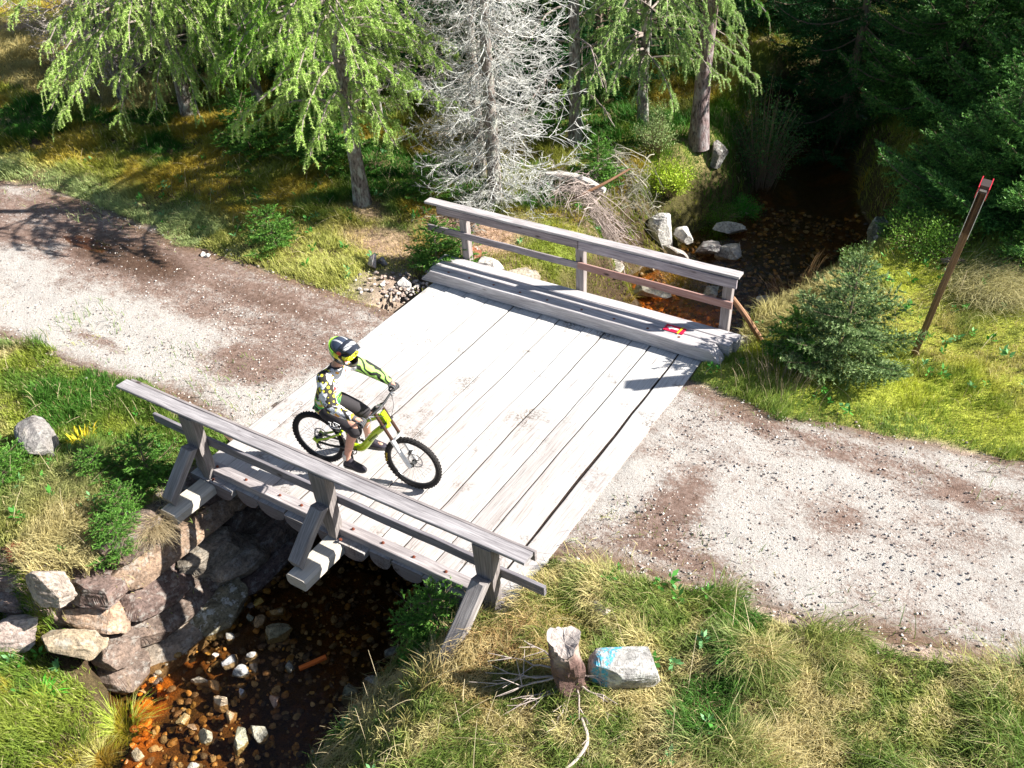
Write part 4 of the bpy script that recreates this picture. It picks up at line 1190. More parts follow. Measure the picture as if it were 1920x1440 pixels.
# ---- conifers
def conifer(name, x, y, hgt, rad, seed, label, cat="spruce", group=None, nl=60, zmin=.05, needle=.028, nw=.008, col=(.03, .12, .03), col2=(.10, .24, .09), tr=.05,
            per=12, sidegap=.10, subgap=.07, up=.25, ztop=None, base=None, shape=.85, droop=.25):
    r = np.random.default_rng(seed)
    T = empty(name, (x, y, Hf(x, y) if base is None else base), 0, label, cat, group)
    Gw = Geo(); Gl = Geo()
    zs = np.linspace(0, hgt, 9)
    lx = (vn(zs, zs * 0 + seed, 1.5, 2) - .5) * .05 * hgt * .3
    tr_pts = np.stack([lx, lx * .6, zs - .05], -1)
    tube(Gw, tr_pts, tr * (1 - zs / hgt) ** .8 + .004, 7, (.28, .22, .17))
    BB = []; DD = []; CC = []
    for i in range(nl):
        t = (i + r.random()) / nl
        z = zmin + (hgt * .97 - zmin) * t ** 1.05
        L = rad * (1 - z / hgt) ** shape * r.uniform(.72, 1.12) + .04 * rad
        az = i * 2.39996 + r.normal(0, .3)
        el = up * (.4 + 1.0 * t) + r.normal(0, .06)
        d = np.array([math.cos(az), math.sin(az), 0])
        K = 8; s = np.linspace(0, 1, K)
        P = np.stack([d[0] * L * s, d[1] * L * s, z + L * (math.sin(el) * s - droop * np.sin(s * 2.6) * .8 + droop * .55 * s ** 3)], -1)
        P[:, 0] += np.interp(z, zs, lx)
        tubes(Gw, P[None], (max(.003, tr * .28 * L / rad) * (1 - s * .85) + .001)[None], 4, (.24, .18, .13))
        ns = max(3, int(L / sidegap))
        sd = np.array([-d[1], d[0], 0])
        ts = np.linspace(.12, .98, ns) + r.normal(0, .01, ns)
        for j, tt in enumerate(ts):
            p = np.array([np.interp(tt, s, P[:, q]) for q in range(3)])
            tl = np.gradient(P, axis=0)[min(K - 1, int(tt * K))]; tl = tl / np.linalg.norm(tl)
            for sg in (-1, 1):
                ls = (.42 * L * max(0, 1 - tt) ** .75 + .05) * r.uniform(.7, 1.15)
                dd = tl * .75 + sd * sg * .85 + np.array([0, 0, r.normal(-.05, .12)])
                dd /= np.linalg.norm(dd)
                q = np.linspace(0, 1, 4)[:, None]
                SP = p + dd * ls * q + np.array([0, 0, -1]) * (.14 * ls * q ** 2)
                tubes(Gw, SP[None], np.full((1, 4), .0022) , 3, (.20, .16, .10))
                nsub = max(1, int(ls / subgap))
                # shoots along the side twig
                for m in range(nsub + 1):
                    u = (m + .6) / (nsub + .6)
                    b0 = p + dd * ls * u + np.array([0, 0, -1]) * (.14 * ls * u * u)
                    BB.append(b0); DD.append(dd); CC.append((ls * .3 + .05, t))
                    if m < nsub and ls > .12:
                        for s2 in (-1, 1):
                            d2 = dd * .8 + np.cross(dd, np.array([0, 0, 1])) * s2 * .7 + np.array([0, 0, r.normal(-.02, .1)])
                            BB.append(b0); DD.append(d2 / np.linalg.norm(d2)); CC.append((min(.16, ls * .35) + .03, t))
    for i in range(6):      # upright leader shoots
        a = r.uniform(0, 6.28); zt = hgt * (.90 + .11 * i / 5); ll = min(.30, .16 * hgt + .04) * r.uniform(.6, 1.1)
        b0 = np.array([np.interp(zt, zs, lx) + .03 * math.cos(a), .03 * math.sin(a), zt - .02]); d0 = nrm(np.array([math.cos(a) * .35, math.sin(a) * .35, 1.]))
        tubes(Gw, np.stack([b0, b0 + d0 * ll * .5, b0 + d0 * ll])[None], np.array([[.004, .003, .001]]), 4, (.30, .22, .12))
        for u in np.linspace(0, .8, 5): BB.append(b0 + d0 * ll * u); DD.append(d0); CC.append((ll * .25, 1.))
    BB = np.array(BB); DD = np.array(DD); CC = np.array(CC); n = len(BB)
    # needles round each shoot
    u = r.random((n, per)); L = CC[:, 0][:, None]
    B = BB[:, None] + DD[:, None] * (u * L)[..., None] - DD[:, None] * (.35 * L)[..., None] * .3
    D = DD[:, None] * .75 + r.normal(0, .5, (n, per, 3)) + np.array([0, 0, .12])
    D = nrm(D)
    k = np.clip(u ** 2 * .75 + r.random((n, per)) * .25, 0, 1)[..., None]  # inner bough shade and lit tips put into needle colour, with paler new growth
    c = np.array(col) * (1 - k) + np.array(col2) * k
    c = c * r.uniform(.7, 1.3, (n, 1, 1))
    needles(Gl, B.reshape(-1, 3), D.reshape(-1, 3), needle * r.uniform(.7, 1.3, n * per), nw, c.reshape(-1, 3), rng=r)
    Gw.build("trunk", M_TWIG, T); Gl.build("foliage", M_LEAF, T)
    return T
def copy_tree(T, loc, rz, sc, label, group=None):
    c = T.copy(); link(c); c.location = loc; c.rotation_euler = (0, 0, rz); c.scale = (sc, sc, sc) if np.isscalar(sc) else sc
    c["label"] = label
    if group: c["group"] = group
    for ch in T.children:
        d = ch.copy(); link(d); d.parent = c
    return c
# big dark spruces on the right
S1 = conifer("spruce_tree", 8.0, 10.95, 3.7, 3.2, 11, "large dark green spruce filling the right edge behind the lawn", "spruce", "tall spruces at the forest edge", 112, .25, .050, .016, (.015, .085, .012), (.28, .60, .13), .11, 12, .11, .10, .20, shape=1.45)
S2 = conifer("spruce_tree", 5.35, 14.5, 3.7, 2.5, 12, "tall spruce leaning its boughs over the dark pool", "spruce", "tall spruces at the forest edge", 96, .5, .050, .017, (.012, .075, .010), (.16, .38, .07), .13, 10, .13, .11, .12, shape=.75)
gsp = "tall spruces at the forest edge"
S3 = conifer("spruce_tree", 9.6, 16.6, 7.5, 2.6, 13, "tall dark spruce far back on the right", "spruce", "tall spruces at the forest edge", 70, .4, .055, .020, (.015, .085, .018), (.05, .20, .045), .13, 9, .15, .13, .12, shape=.75)
bgl = [(S1, (7.1, 12.9), 1.0, 3.3, "dark spruce between the pool and the large right spruce"), (S1, (6.75, 11.0), .60, .7, "low spruce in front of the large right spruce, next to the pool"), (S1, (10.4, 13.2), .95, 2.0, "spruce standing behind the large right spruce"), (S2, (7.5, 13.9), 1.1, 4.0, "dark spruce closing the gap behind the large right spruce")]
for (m_, p, sc, a, lab) in bgl: copy_tree(m_, gz(*p), a, sc, lab, gsp)
far = [(6.8, 19), (3.9, 21.5), (1.2, 20.0), (8.8, 21.5), (-1.3, 22.0), (-1.2, 17.2), (-4.6, 18.5), (-7.5, 17.0), (-10.5, 18.5), (-13.4, 17.5), (-16.8, 19.0), (-20.5, 18.0), (-7.0, 22.5), (-12, 23), (-24.5, 20.0), (4.6, 17.3), (3.0, 16.4), (6.2, 16.4), (2.0, 17.6), (-6.5, 11.2), (-3.4, 11.6), (-9.8, 11.3), (-11.8, 10.6), (-1.7, 13.2), (-14.2, 12.4), (-3.4, 14.9), (-9.0, 13.9), (-12.6, 13.9)]
farlab = ["behind the dark pool at the right", "at the end of the dark stream", "behind the pine trunk", "deep in the wood at the right", "deep behind the larches", "behind the dead grey tree", "behind the dead grey tree, further left", "behind the middle larch", "behind the left larch", "behind the upper left larches", "at the upper left", "at the far upper left", "at the back of the wood", "at the back of the wood on the left", "at the outermost left", "closing the stream gap", "hanging over the end of the dark water", "right of the stream's dark end", "left of the stream's dark end", "just behind the larches in the middle", "between the middle larch and the dead tree", "just behind the leftmost larches", "behind the dead twiggy tree", "behind the dark bare trunk", "at the left end of the wood edge", "in the gap between larch and dead tree", "between the two left larches", "behind the leftmost larch"]
for k, ((x, y), l) in enumerate(zip(far, farlab)):
    copy_tree(S3, gz(x, y), k * 1.7, .85 + .25 * ((k * 7) % 5) / 5, "dark background spruce " + l, "background spruces")

# young spruces
ysg = "young spruces"
YS = conifer("young_spruce", 5.88, 5.38, 1.50, .95, 21, "young blue green spruce beside the leaning post", "young spruce", ysg, 42, .04, .036, .012, (.05, .13, .03), (.46, .60, .26), .025, 21, .085, .075, .60, shape=.95, droop=.05)
YS2 = conifer("young_spruce", 5.35, 5.10, .72, .42, 22, "small dark spruce at the left foot of the young blue green spruce", "young spruce", ysg, 24, .03, .030, .011, (.05, .17, .02), (.22, .44, .07), .015, 18, .06, .06, .5, shape=.6, droop=.05)
small = [(-6.10, 6.92, 1.15, "small spruce in the shade below the left larch"), (-2.97, 4.31, .70, "grey green little spruce at the road verge left"), (-.32, 5.16, .72, "little dark spruce at the left end of the far kerb"),
         (.02, 5.36, .55, "tiny spruce behind the first far post"), (.02, -1.30, .50, "little blue green spruce on the bank below the left outrigger"), (-.25, -1.02, .50, "tiny spruce left of the first outrigger"),
         (-.50, -.42, .62, "bushy little spruce behind the end of the left near rail"), (-.98, -.75, .42, "little green spruce in the left grass near the near rail end"), (3.62, -.42, .66, "little green spruce under the right near post"),
         (-4.3, 7.2, 1.5, "dark spruce left of the middle larch trunk"), (-5.3, 7.7, 1.1, "low dark spruce between the two left larches"), (-1.75, 6.9, .7, "low spruce between the larch and the dead tree"),
         (.55, 8.9, .8, "little green spruce behind the brush pile"), (7.6, 9.1, .7, "seedling spruce at the lawn's back edge"), (5.7, 9.5, .6, "seedling spruce by the mossy boulder"), (8.4, 9.2, .9, "seedling spruce at the right edge"),
         (-1.9, -1.35, .55, "bluish seedling below the granite block"), (9.0, -.65, .6, "seedling spruce in the lower right corner"), (8.1, -1.1, .5, "seedling spruce near the lower right edge")]
for k, (x, y, s, lab) in enumerate(small):
    copy_tree(YS2, gz(x, y, -.02), k * 2.1, s / .72 * np.array([1.15, 1.15, 1.0]) if k not in (0, 9) else s / .72, lab, ysg)

# ---- larches
def larch(name, x, y, hgt, rad, seed, label, nl=46, zmin=1.1, col=(.32, .56, .07), col2=(.68, .84, .30), tr=.14, lean=(0, 0), bias=None, tuftn=8, gap=.085, group="larches", cat="larch", twl=.42, z1=6.0, leafy=1.0, mat=None):
    r = np.random.default_rng(seed)
    T = empty(name, (x, y, Hf(x, y)), 0, label, cat, group)
    Gt = Geo(); Gw = Geo(); Gl = Geo()
    zs = np.linspace(0, hgt, 14)
    px = lean[0] * zs + (vn(zs, zs * 0 + seed, 1.7, 2) - .5) * .12; py = lean[1] * zs
    px[0] = 0
    rad_t = tr * (1 - zs / hgt * .8); rad_t[0] *= 1.35; 
    tube(Gt, np.stack([px, py, zs - .1], -1), rad_t, 12, (1, 1, 1))
    HB = []; HD = []; HC = []
    for i in range(nl):
        t = (i + r.random()) / nl
        z = zmin + (min(hgt, z1) * .96 - zmin) * t
        L = rad * (1 - .5 * z / hgt) * r.uniform(.6, 1.1)
        if z < zmin + .3: L *= .85
        az = i * 2.39996 + r.normal(0, .35)
        if bias is not None and r.random() < bias[1]: az = bias[0] + r.normal(0, .75)
        d = np.array([math.cos(az), math.sin(az), 0])
        s = np.linspace(0, 1, 9)
        wob = np.cumsum(r.normal(0, .05, 9)) * L * .3; sd = np.array([-d[1], d[0], 0])
        P = np.stack([d[0] * L * s, d[1] * L * s, z + L * (.30 * s - .55 * s ** 2.2)], -1) + wob[:, None] * sd
        P[:, 0] += np.interp(z, zs, px); P[:, 1] += np.interp(z, zs, py)
        tubes(Gw, P[None], (.022 * (1 - s * .8) + .003)[None], 5, (.36, .30, .27))
        nt_ = int(L * .95 / gap)
        ts = r.uniform(.12, 1, nt_) ** .8
        p = np.stack([np.interp(ts, s, P[:, q]) for q in range(3)], -1)
        sgn = r.choice([-1, 1], nt_)
        l = twl * r.uniform(.35, 1.2, nt_) * (1.1 - .3 * ts)
        out = d[None] * r.uniform(.2, .9, nt_)[:, None] + sd[None] * (sgn * r.uniform(.1, .8, nt_))[:, None] + np.array([0, 0, .1])
        out = nrm(out)
        q = np.linspace(0, 1, 6)
        fall = r.uniform(.2, .95, nt_)
        TP = p[:, None] + out[:, None] * (l[:, None] * q * (1 - .35 * q))[..., None] * .75 + np.array([0, 0, -1.]) * (l[:, None] * fall[:, None] * q ** 1.7)[..., None]
        tubes(Gw, TP, np.tile((.0045 * (1 - q * .6) + .0008)[None], (nt_, 1)), 3, (.46, .36, .32))
        if leafy < 1: keep = r.random(nt_) < leafy
        else: keep = np.ones(nt_, bool)
        nn = 14
        u = np.linspace(.12, 1, nn)
        for kk in range(nn):
            f = u[kk] * 5; i0 = int(min(4, math.floor(f))); fr = f - i0
            b = TP[keep, i0] * (1 - fr) + TP[keep, i0 + 1] * fr
            td = nrm(TP[keep, i0 + 1] - TP[keep, i0])
            HB.append(b); HD.append(td); HC.append(np.full(len(b), u[kk]))
    tubes_end = None
    B = np.concatenate(HB); D0 = np.concatenate(HD); n = len(B)
    B = np.repeat(B, tuftn, 0); D0 = np.repeat(D0, tuftn, 0); N = len(B)
    B = B + D0 * r.uniform(-.02, .02, (N, 1))
    D = nrm(D0 * .5 + r.normal(0, .6, (N, 3)))
    k = r.random((N, 1)); c = (np.array(col) * (1 - k) + np.array(col2) * k) * np.repeat(r.uniform(.75, 1.25, (n, 1)), tuftn, 0)
    needles(Gl, B, D, .042 * r.uniform(.6, 1.25, N), .0105, c, rng=r)
    Gt.build("trunk", mat or M_BARKL, T, smooth=True); Gw.build("branches", M_TWIG, T); Gl.build("foliage", M_LEAF, T)
    return T
larch("larch_tree", -2.68, 6.22, 9.0, 2.15, 31, "bright green larch with a lichened trunk at the middle left", 62, 1.55, tr=.135, bias=(-.2, .3), z1=4.6, gap=.045)
larch("larch_tree", -8.9, 7.9, 10.0, 3.3, 32, "wide drooping larch over the shaded grass at the upper left", 64, 1.35, tr=.15, bias=(-.75, .55), z1=4.0, gap=.06, twl=.6)
larch("larch_tree", -8.07, 9.17, 10.0, 2.3, 33, "larch with a thin trunk behind the wide drooping larch", 44, 1.5, (.16, .42, .04), (.36, .60, .10), tr=.11, bias=(-.6, .4), z1=4.4, gap=.075, twl=.5)
larch("larch_tree", -5.6, 8.6, 10.0, 2.3, 34, "larch between the wide drooping larch and the middle one", 56, 1.4, (.20, .48, .04), (.45, .70, .12), tr=.10, bias=(-1.0, .5), z1=4.2, gap=.065, twl=.55)
larch("larch_tree", .15, 11.6, 10.0, 2.4, 35, "bright larch at the top between the dead tree and the bare pine trunk", 52, 1.25, (.30, .52, .10), (.60, .76, .32), tr=.10, bias=(-1.2, .55), z1=3.8, gap=.06, twl=.45)
larch("pine_tree", 1.45, 11.35, 11.0, 1.8, 36, "tall conifer with a bare reddish grey trunk on the far bank", 16, 2.7, (.10, .30, .04), (.24, .44, .08), tr=.165, lean=(.02, .0), z1=9, gap=.10, group=None, cat="pine", mat=M_BARKP)
larch("dark_conifer", -.68, 10.32, 10.0, 1.7, 37, "dark bare trunk with dead twigs behind the grey tree", 30, .9, (.06, .2, .03), (.1, .3, .05), tr=.12, z1=8, gap=.12, group=None, cat="conifer", leafy=.12)

# ---- dead grey tree
def dead_tree(x, y, hgt, rad, seed, label, nl=150, zmin=.12, colr=(.50, .49, .47), name="dead_tree", group=None, thick=1.0, tr=.13, z1=5.5, nside=13, nsub=5, lean=(0, 0)):
    r = np.random.default_rng(seed)
    T = empty(name, (x, y, Hf(x, y)), 0, label, "dead tree", group)
    Gt = Geo(); Gw = Geo()
    zs = np.linspace(0, hgt, 12)
    tube(Gt, np.stack([zs * lean[0], zs * lean[1], zs - .1], -1), tr * (1 - zs / hgt * .85), 10, (1, 1, 1))
    for i in range(nl):
        t = (i + r.random()) / nl
        z = zmin + (z1 - zmin) * t
        L = rad * (.55 + .45 * math.sin(min(1, z / 2.2) * 1.57)) * (1 - .5 * z / hgt) * r.uniform(.55, 1.15)
        az = i * 2.39996 + r.normal(0, .3)
        d = np.array([math.cos(az), math.sin(az), 0]); sd = np.array([-d[1], d[0], 0])
        s = np.linspace(0, 1, 9)
        low = max(0, 1 - z / .9)
        zz = z + L * (-.25 * s - (.45 + low * .2) * np.sin(s * 2.2) * .55 + .55 * s ** 3 * r.uniform(.2, 1.1))
        zz = np.maximum(zz, .02 + .02 * r.random())
        P = np.stack([d[0] * L * s, d[1] * L * s, zz], -1) + (np.cumsum(r.normal(0, .13, 9)) * L * .3)[:, None] * sd
        P[:, 0] += z * lean[0]; P[:, 1] += z * lean[1]
        cc = np.array(colr) * r.uniform(.75, 1.15)
        tubes(Gw, P[None], (.014 * thick * (1 - s * .72))[None], 4, cc)
        ts = r.uniform(.15, 1, nside)
        p = np.stack([np.interp(ts, s, P[:, q]) for q in range(3)], -1)
        l = .34 * L * r.uniform(.4, 1.2, nside) * (1.15 - .5 * ts) + .04
        out = nrm(d[None] * r.uniform(.3, 1, nside)[:, None] + sd[None] * r.normal(0, .9, nside)[:, None] + np.array([0, 0, 1]) * r.normal(-.15, .35, nside)[:, None])
        q = np.linspace(0, 1, 5)
        bend = np.array([0, 0, 1.]) * r.uniform(-.25, .45, nside)[:, None]
        SP = p[:, None] + out[:, None] * (l[:, None] * q)[..., None] + bend[:, None] * (l[:, None] * q ** 2)[..., None]
        tubes(Gw, SP, np.tile((.0068 * thick * (1 - q * .6))[None], (nside, 1)), 3, cc)
        # twiglets
        m = nside * nsub
        ti = np.repeat(np.arange(nside), nsub); u = r.uniform(.2, 1, m)
        f = u * 4; i0 = np.minimum(3, f.astype(int)); fr = (f - i0)[:, None]
        b = SP[ti, i0] * (1 - fr) + SP[ti, i0 + 1] * fr
        o2 = nrm(out[ti] * .7 + r.normal(0, .6, (m, 3)))
        l2 = l[ti] * .38 * r.uniform(.4, 1.2, m)
        q3 = np.linspace(0, 1, 3)
        Q = b[:, None] + o2[:, None] * (l2[:, None] * q3)[..., None]
        tubes(Gw, Q, np.tile((.0044 * thick * (1 - q3 * .5))[None], (m, 1)), 3, cc * 1.05)
    Gt.build("trunk", M_BARKL, T, smooth=True); Gw.build("branches", M_TWIG, T)
    return T
dead_tree(-.56, 7.25, 8, 1.60, 41, "dead silver grey tree with a dense tangle of bare branches behind the far rail", 115, .10, (.58, .58, .55), z1=4.6, nside=18, nsub=6, thick=.72)
dead_tree(-1.45, 8.1, 7, 1.3, 42, "darker dead tree standing behind the silver grey one", 90, .5, (.36, .33, .30), z1=5.4)
dead_tree(-11.2, 8.0, 7, 1.9, 43, "dead twiggy tree hanging over the grass at the upper left", 70, .9, (.44, .39, .35), z1=3.6, thick=1.3)
dead_tree(-4.7, 9.2, 7, 1.6, 44, "bare grey conifer behind the middle larch", 80, .7, (.30, .27, .25), z1=5.4)

# ---- brush piles
def brush(x, y, label, n, R, hh, seed, col, name="brush_pile", cat="brush pile", zoff=0):
    r = np.random.default_rng(seed); G = Geo()
    z0 = Hf(x, y)
    for k in range(n):
        a = r.uniform(0, 6.28); L = R * r.uniform(.4, 1.3)
        c = np.array([r.normal(0, R * .35), r.normal(0, R * .3), r.uniform(0, hh)])
        d = np.array([math.cos(a), math.sin(a), r.normal(0, .25)])
        s = np.linspace(-.5, .5, 7)[:, None]
        P = c + d * L * s + np.array([0, 0, -.35]) * L * s ** 2 + np.cumsum(r.normal(0, .02, (7, 3)), 0) * L
        gzv = H(P[:, 0] + x, P[:, 1] + y) - z0
        P[:, 2] = np.maximum(P[:, 2] + gzv * .8, gzv + .01)
        rad = (.004 + .010 * r.random() ** 4) * (1 - .7 * np.abs(s[:, 0] + .5))
        tubes(G, P[None], rad[None], 4, np.array(col) * r.uniform(.6, 1.3))
        for m in range(5):
            i0 = r.integers(1, 6); o = nrm(d + r.normal(0, .7, 3)); q = np.linspace(0, 1, 4)[:, None]
            Q = P[i0] + o * L * .25 * q + np.array([0, 0, -.1]) * L * q ** 2
            tubes(G, Q[None], (.0035 * (1 - q[:, 0] * .6))[None], 3, np.array(col) * r.uniform(.7, 1.3))
    o = G.build(name, M_TWIG); o.location = (x, y, z0 + zoff)
    return tag(o, label, cat)
brush(.78, 8.15, "tangled pile of grey and pinkish dead branches behind the far rail", 170, .95, .45, 51, (.40, .33, .30))
brush(.95, 9.3, "grey dead twigs rising in front of the bright bush", 90, .7, .6, 52, (.34, .32, .26))
brush(-18.4, 10.7, "pinkish dry brush heap at the upper left corner", 90, 1.3, .7, 53, (.55, .40, .30))
G = Geo(); tube(G, [(.45, 7.8, .02), (.9, 8.3, .22), (1.25, 8.75, .42)], [.022, .026, .018], 8, (1.4, 1.2, 1.1), True, 10)
tag(G.build("fallen_branch", M_LOG), "reddish straight branch leaning across the brush pile", "branch")
G = Geo(); tube(G, [(-.15, 8.3, .22), (.4, 8.42, .20), (.95, 8.40, .10)], [.07, .09, .05], 9, (2.2, 2.2, 2.0), True, 10)
tag(G.build("fallen_log", M_WOOD), "grey weathered log lying behind the brush pile", "log")

# ---- leafy bushes
def bush(x, y, z, R, hh, n, label, col, col2, seed, name="bush", cat="bush", leaf=.04, zoff=0):
    r = np.random.default_rng(seed)
    T = empty(name, (x, y, z), 0, label, cat)
    Gw = Geo(); Gl = Geo(); B = []; D = []; C = []
    for k in range(n):
        a = r.uniform(0, 6.28); ro = R * math.sqrt(r.random())
        tip = np.array([ro * math.cos(a), ro * math.sin(a), hh * (1 - .55 * (ro / R) ** 2) * r.uniform(.55, 1.05)])
        b0 = tip * np.array([.25, .25, 0]) + r.normal(0, .03, 3) * np.array([1, 1, 0])
        q = np.linspace(0, 1, 6)[:, None]
        P = b0 + (tip - b0) * q + np.array([0, 0, .12 * hh]) * np.sin(q * 3.14)
        tubes(Gw, P[None], (.006 * (1 - q[:, 0] * .7))[None], 3, (.30, .22, .15))
        m = 34
        u = r.uniform(.35, 1, m)
        b = np.stack([np.interp(u, q[:, 0], P[:, i]) for i in range(3)], -1)
        off = r.normal(0, .045, (m, 3)) * (R / .5)
        B.append(b + off); D.append(nrm(off + np.array([0, 0, .03]) + r.normal(0, .02, (m, 3))))
        kk = r.random((m, 1)); C.append((np.array(col) * kk + np.array(col2) * (1 - kk)) * r.uniform(.7, 1.25))
    B = np.concatenate(B); D = np.concatenate(D); C = np.concatenate(C)
    leaves(Gl, B, D, leaf * r.uniform(.6, 1.3, len(B)), leaf * .55, C, rng=r)
    Gw.build("stems", M_TWIG, T); Gl.build("foliage", M_LEAF, T)
    return T
def bz(x, y, d=0): return Hf(x, y) + d
bush(1.42, 10.15, bz(1.42, 10.15, -.05), .50, .75, 110, "bright yellow green leafy bush on the far bank", (.30, .48, .02), (.45, .55, .05), 61)
bush(.98, 10.35, bz(.98, 10.35, -.05), .45, 1.15, 80, "taller pale green bush left of the bright yellow green bush", (.30, .44, .14), (.40, .50, .22), 62, leaf=.032)
bush(2.25, 12.9, bz(2.25, 12.9, -.2), .95, 2.6, 120, "dark leafy shrub in the shade right of the pine trunk", (.05, .15, .03), (.10, .22, .05), 63, leaf=.05)
bush(2.35, 11.6, bz(2.35, 11.6, -.1), .45, .45, 110, "vivid green moss and leaves on the bank edge over the dark pool", (.04, .30, .02), (.10, .42, .03), 64, leaf=.03)
bush(2.05, 11.0, bz(2.05, 11.0, -.1), .5, .4, 120, "mossy green hummock below the dark grey stone", (.08, .22, .015), (.16, .30, .03), 65, leaf=.028)
bush(2.2, 10.55, bz(2.2, 10.55, -.1), .32, .3, 60, "small bright moss cushion above the long pale rock", (.14, .36, .02), (.22, .42, .04), 66, leaf=.025)
bush(5.75, 10.5, bz(5.75, 10.5, -.1), .6, .7, 110, "dark green shrubs on the right bank of the pool", (.07, .20, .03), (.14, .30, .05), 73, leaf=.045)
bush(5.9, 11.9, bz(5.9, 11.9, -.1), .7, 1.0, 120, "taller dark shrubs further along the right bank of the pool", (.05, .15, .03), (.10, .24, .04), 74, leaf=.05)
bush(6.1, 9.0, bz(6.1, 9.0, -.05), .7, .45, 120, "low green undergrowth along the back of the lawn, by the pool", (.16, .34, .04), (.24, .42, .06), 67, leaf=.04)
bush(7.9, 9.0, bz(7.9, 9.0, -.05), .9, .5, 150, "low green undergrowth at the back of the lawn under the big spruce", (.14, .30, .04), (.22, .38, .06), 68, leaf=.04)
bush(5.35, 8.5, bz(5.35, 8.5, -.05), .4, .32, 60, "green plants on the bank beside the dry rushes", (.12, .26, .04), (.28, .38, .12), 69, leaf=.04)
bush(-1.2, 7.4, bz(-1.2, 7.4, -.05), .4, .3, 50, "dark green leaves in the shade left of the dead tree", (.04, .13, .02), (.09, .2, .03), 70, leaf=.035)
bush(7.9, -.95, bz(7.9, -.95, -.05), .55, .35, 80, "dark green weeds at the lower right", (.08, .24, .02), (.16, .34, .04), 71, leaf=.035)
bush(8.4, -.35, bz(8.4, -.35, -.05), .4, .3, 50, "leafy green weeds at the right edge under the road", (.10, .28, .03), (.22, .40, .06), 72, leaf=.04)

# ---- stump with roots
T = empty("tree_stump", (5.30, -.60, Hf(5.30, -.60)), 0, "broken brown tree stump with bare roots beside the blue marked rock", "tree stump")
def stump_mat():
    m, nt, b = new_mat("rotten_stump_bark")
    tc = node(nt, "ShaderNodeTexCoord").outputs["Object"]
    n = noise_tex(nt, mapping(nt, tc, (9, 9, 16)), 1.0, 6, .7, .6)
    c = mixc(nt, 1.0, ramp(nt, n, [(.32, (.35, .3, .3)), (.5, (1, 1, 1)), (.68, (1.5, 1.4, 1.35))]), attr(nt, "tint", "Color"), 'MULTIPLY')
    nt.links.new(c, b.inputs["Base Color"]); b.inputs["Roughness"].default_value = .9
    bump(nt, b, n, 1.0, .04); return m
zs = np.linspace(-.08, .60, 26); th = np.linspace(0, 2 * np.pi, 30, endpoint=False)
V = []; C = []
for z in zs:
    t = (z + .08) / .68
    for a in th:
        rr_ = .115 + .02 * math.sin(3 * a + z * 7) + .018 * float(vn(a * 2.2, z * 9, .6, 7)) * 2 + (.05 * max(0, 1 - t * 6)) + .014 * math.sin(z * 21) * (.5 + .5 * math.sin(a + 1))
        zz = z + (.05 * math.cos(a - 2.2) + .022 * math.sin(a * 2 + 1) + .02 * float(vn(a * 3, 1., .5, 3))) * (t > .97)
        V.append((rr_ * math.cos(a) - .10 * t, rr_ * math.sin(a) + .02 * t, zz))
        k = float(ss(.72, .92, t + .14 * math.sin(a * 3)))
        C.append(np.array((.17, .10, .085)) * (1 - k) + np.array((.40, .31, .27)) * k)
n = 30; F = [(i * n + q, i * n + (q + 1) % n, (i + 1) * n + (q + 1) % n, (i + 1) * n + q) for i in range(len(zs) - 1) for q in range(n)]
G = Geo(); G.add(V, None, F, np.array(C))
top = np.array(V[-n:]); cen = top.mean(0) + [0, 0, -.03]
pts = [cen]; 
ringm = (top + cen) / 2 + np.array([[0, 0, .03 * float(vn(i * .35, 2., 1, 6)) - .02] for i in range(n)])
G.add(np.vstack([top, ringm, [cen]]), [(n + q, n + (q + 1) % n, 2 * n) for q in range(n)], [(q, (q + 1) % n, n + (q + 1) % n, n + q) for q in range(n)], (.44, .39, .36))
G.build("trunk", stump_mat(), T, smooth=False)
rr7 = np.random.default_rng(5)
G = Geo()
roots = [(2.9, .55, .25), (3.05, .60, .20), (3.2, .62, .16), (3.35, .62, .30), (3.5, .5, .1), (2.7, .5, .3), (-1.35, .55, .12), (-.3, .36, .2), (-.55, .42, .1), (.1, .3, .22), (3.75, .45, .08), (-1.9, .4, .05)]
for (a, L, z) in roots:
    s = np.linspace(0, 1, 7)[:, None]
    d = np.array([math.cos(a + 3.5 - 3.14), math.sin(a + 3.5 - 3.14), 0])
    P = np.array([-.03, 0, z]) + d * (.08 + L * s) + np.array([0, 0, -z * .45]) * s + np.cumsum(rr7.normal(0, .018, (7, 3)), 0)
    P[:, 2] = np.maximum(P[:, 2], .06)
    tubes(G, P[None], (.011 * (1 - s[:, 0] * .75))[None], 5, (.46, .38, .34))
    for m in range(4):
        i0 = rr7.integers(2, 6); o = nrm(d + rr7.normal(0, .6, 3)); q = np.linspace(0, 1, 4)[:, None]
        tubes(G, (P[i0] + o * L * .4 * q)[None], (.005 * (1 - q[:, 0] * .6))[None], 4, (.5, .42, .38))
G.build("roots", M_TWIG, T)
# pale curved stick below the stump
G = Geo(); P = np.array([(5.52, -.86, .12), (5.66, -1.02, .14), (5.66, -1.2, .12), (5.60, -1.36, .10)]); P[:, 2] += H(P[:, 0], P[:, 1])
tube(G, P, [.012, .014, .013, .010], 6, (.55, .47, .42), True, 14)
tag(G.build("bare_stick", M_TWIG), "pale curved stick lying in the grass below the stump", "stick")
# small stub on the lawn
G = Geo(); rock(G, (0, 0, 0), (.42, .2, .22), 88, 3, 12, .25, .4, (.30, .24, .20))
o = G.build("root_stub", M_TWIG); o.location = gz(6.62, 8.55, .08); tag(o, "grey root stub in the lawn behind the leaning post", "stump")

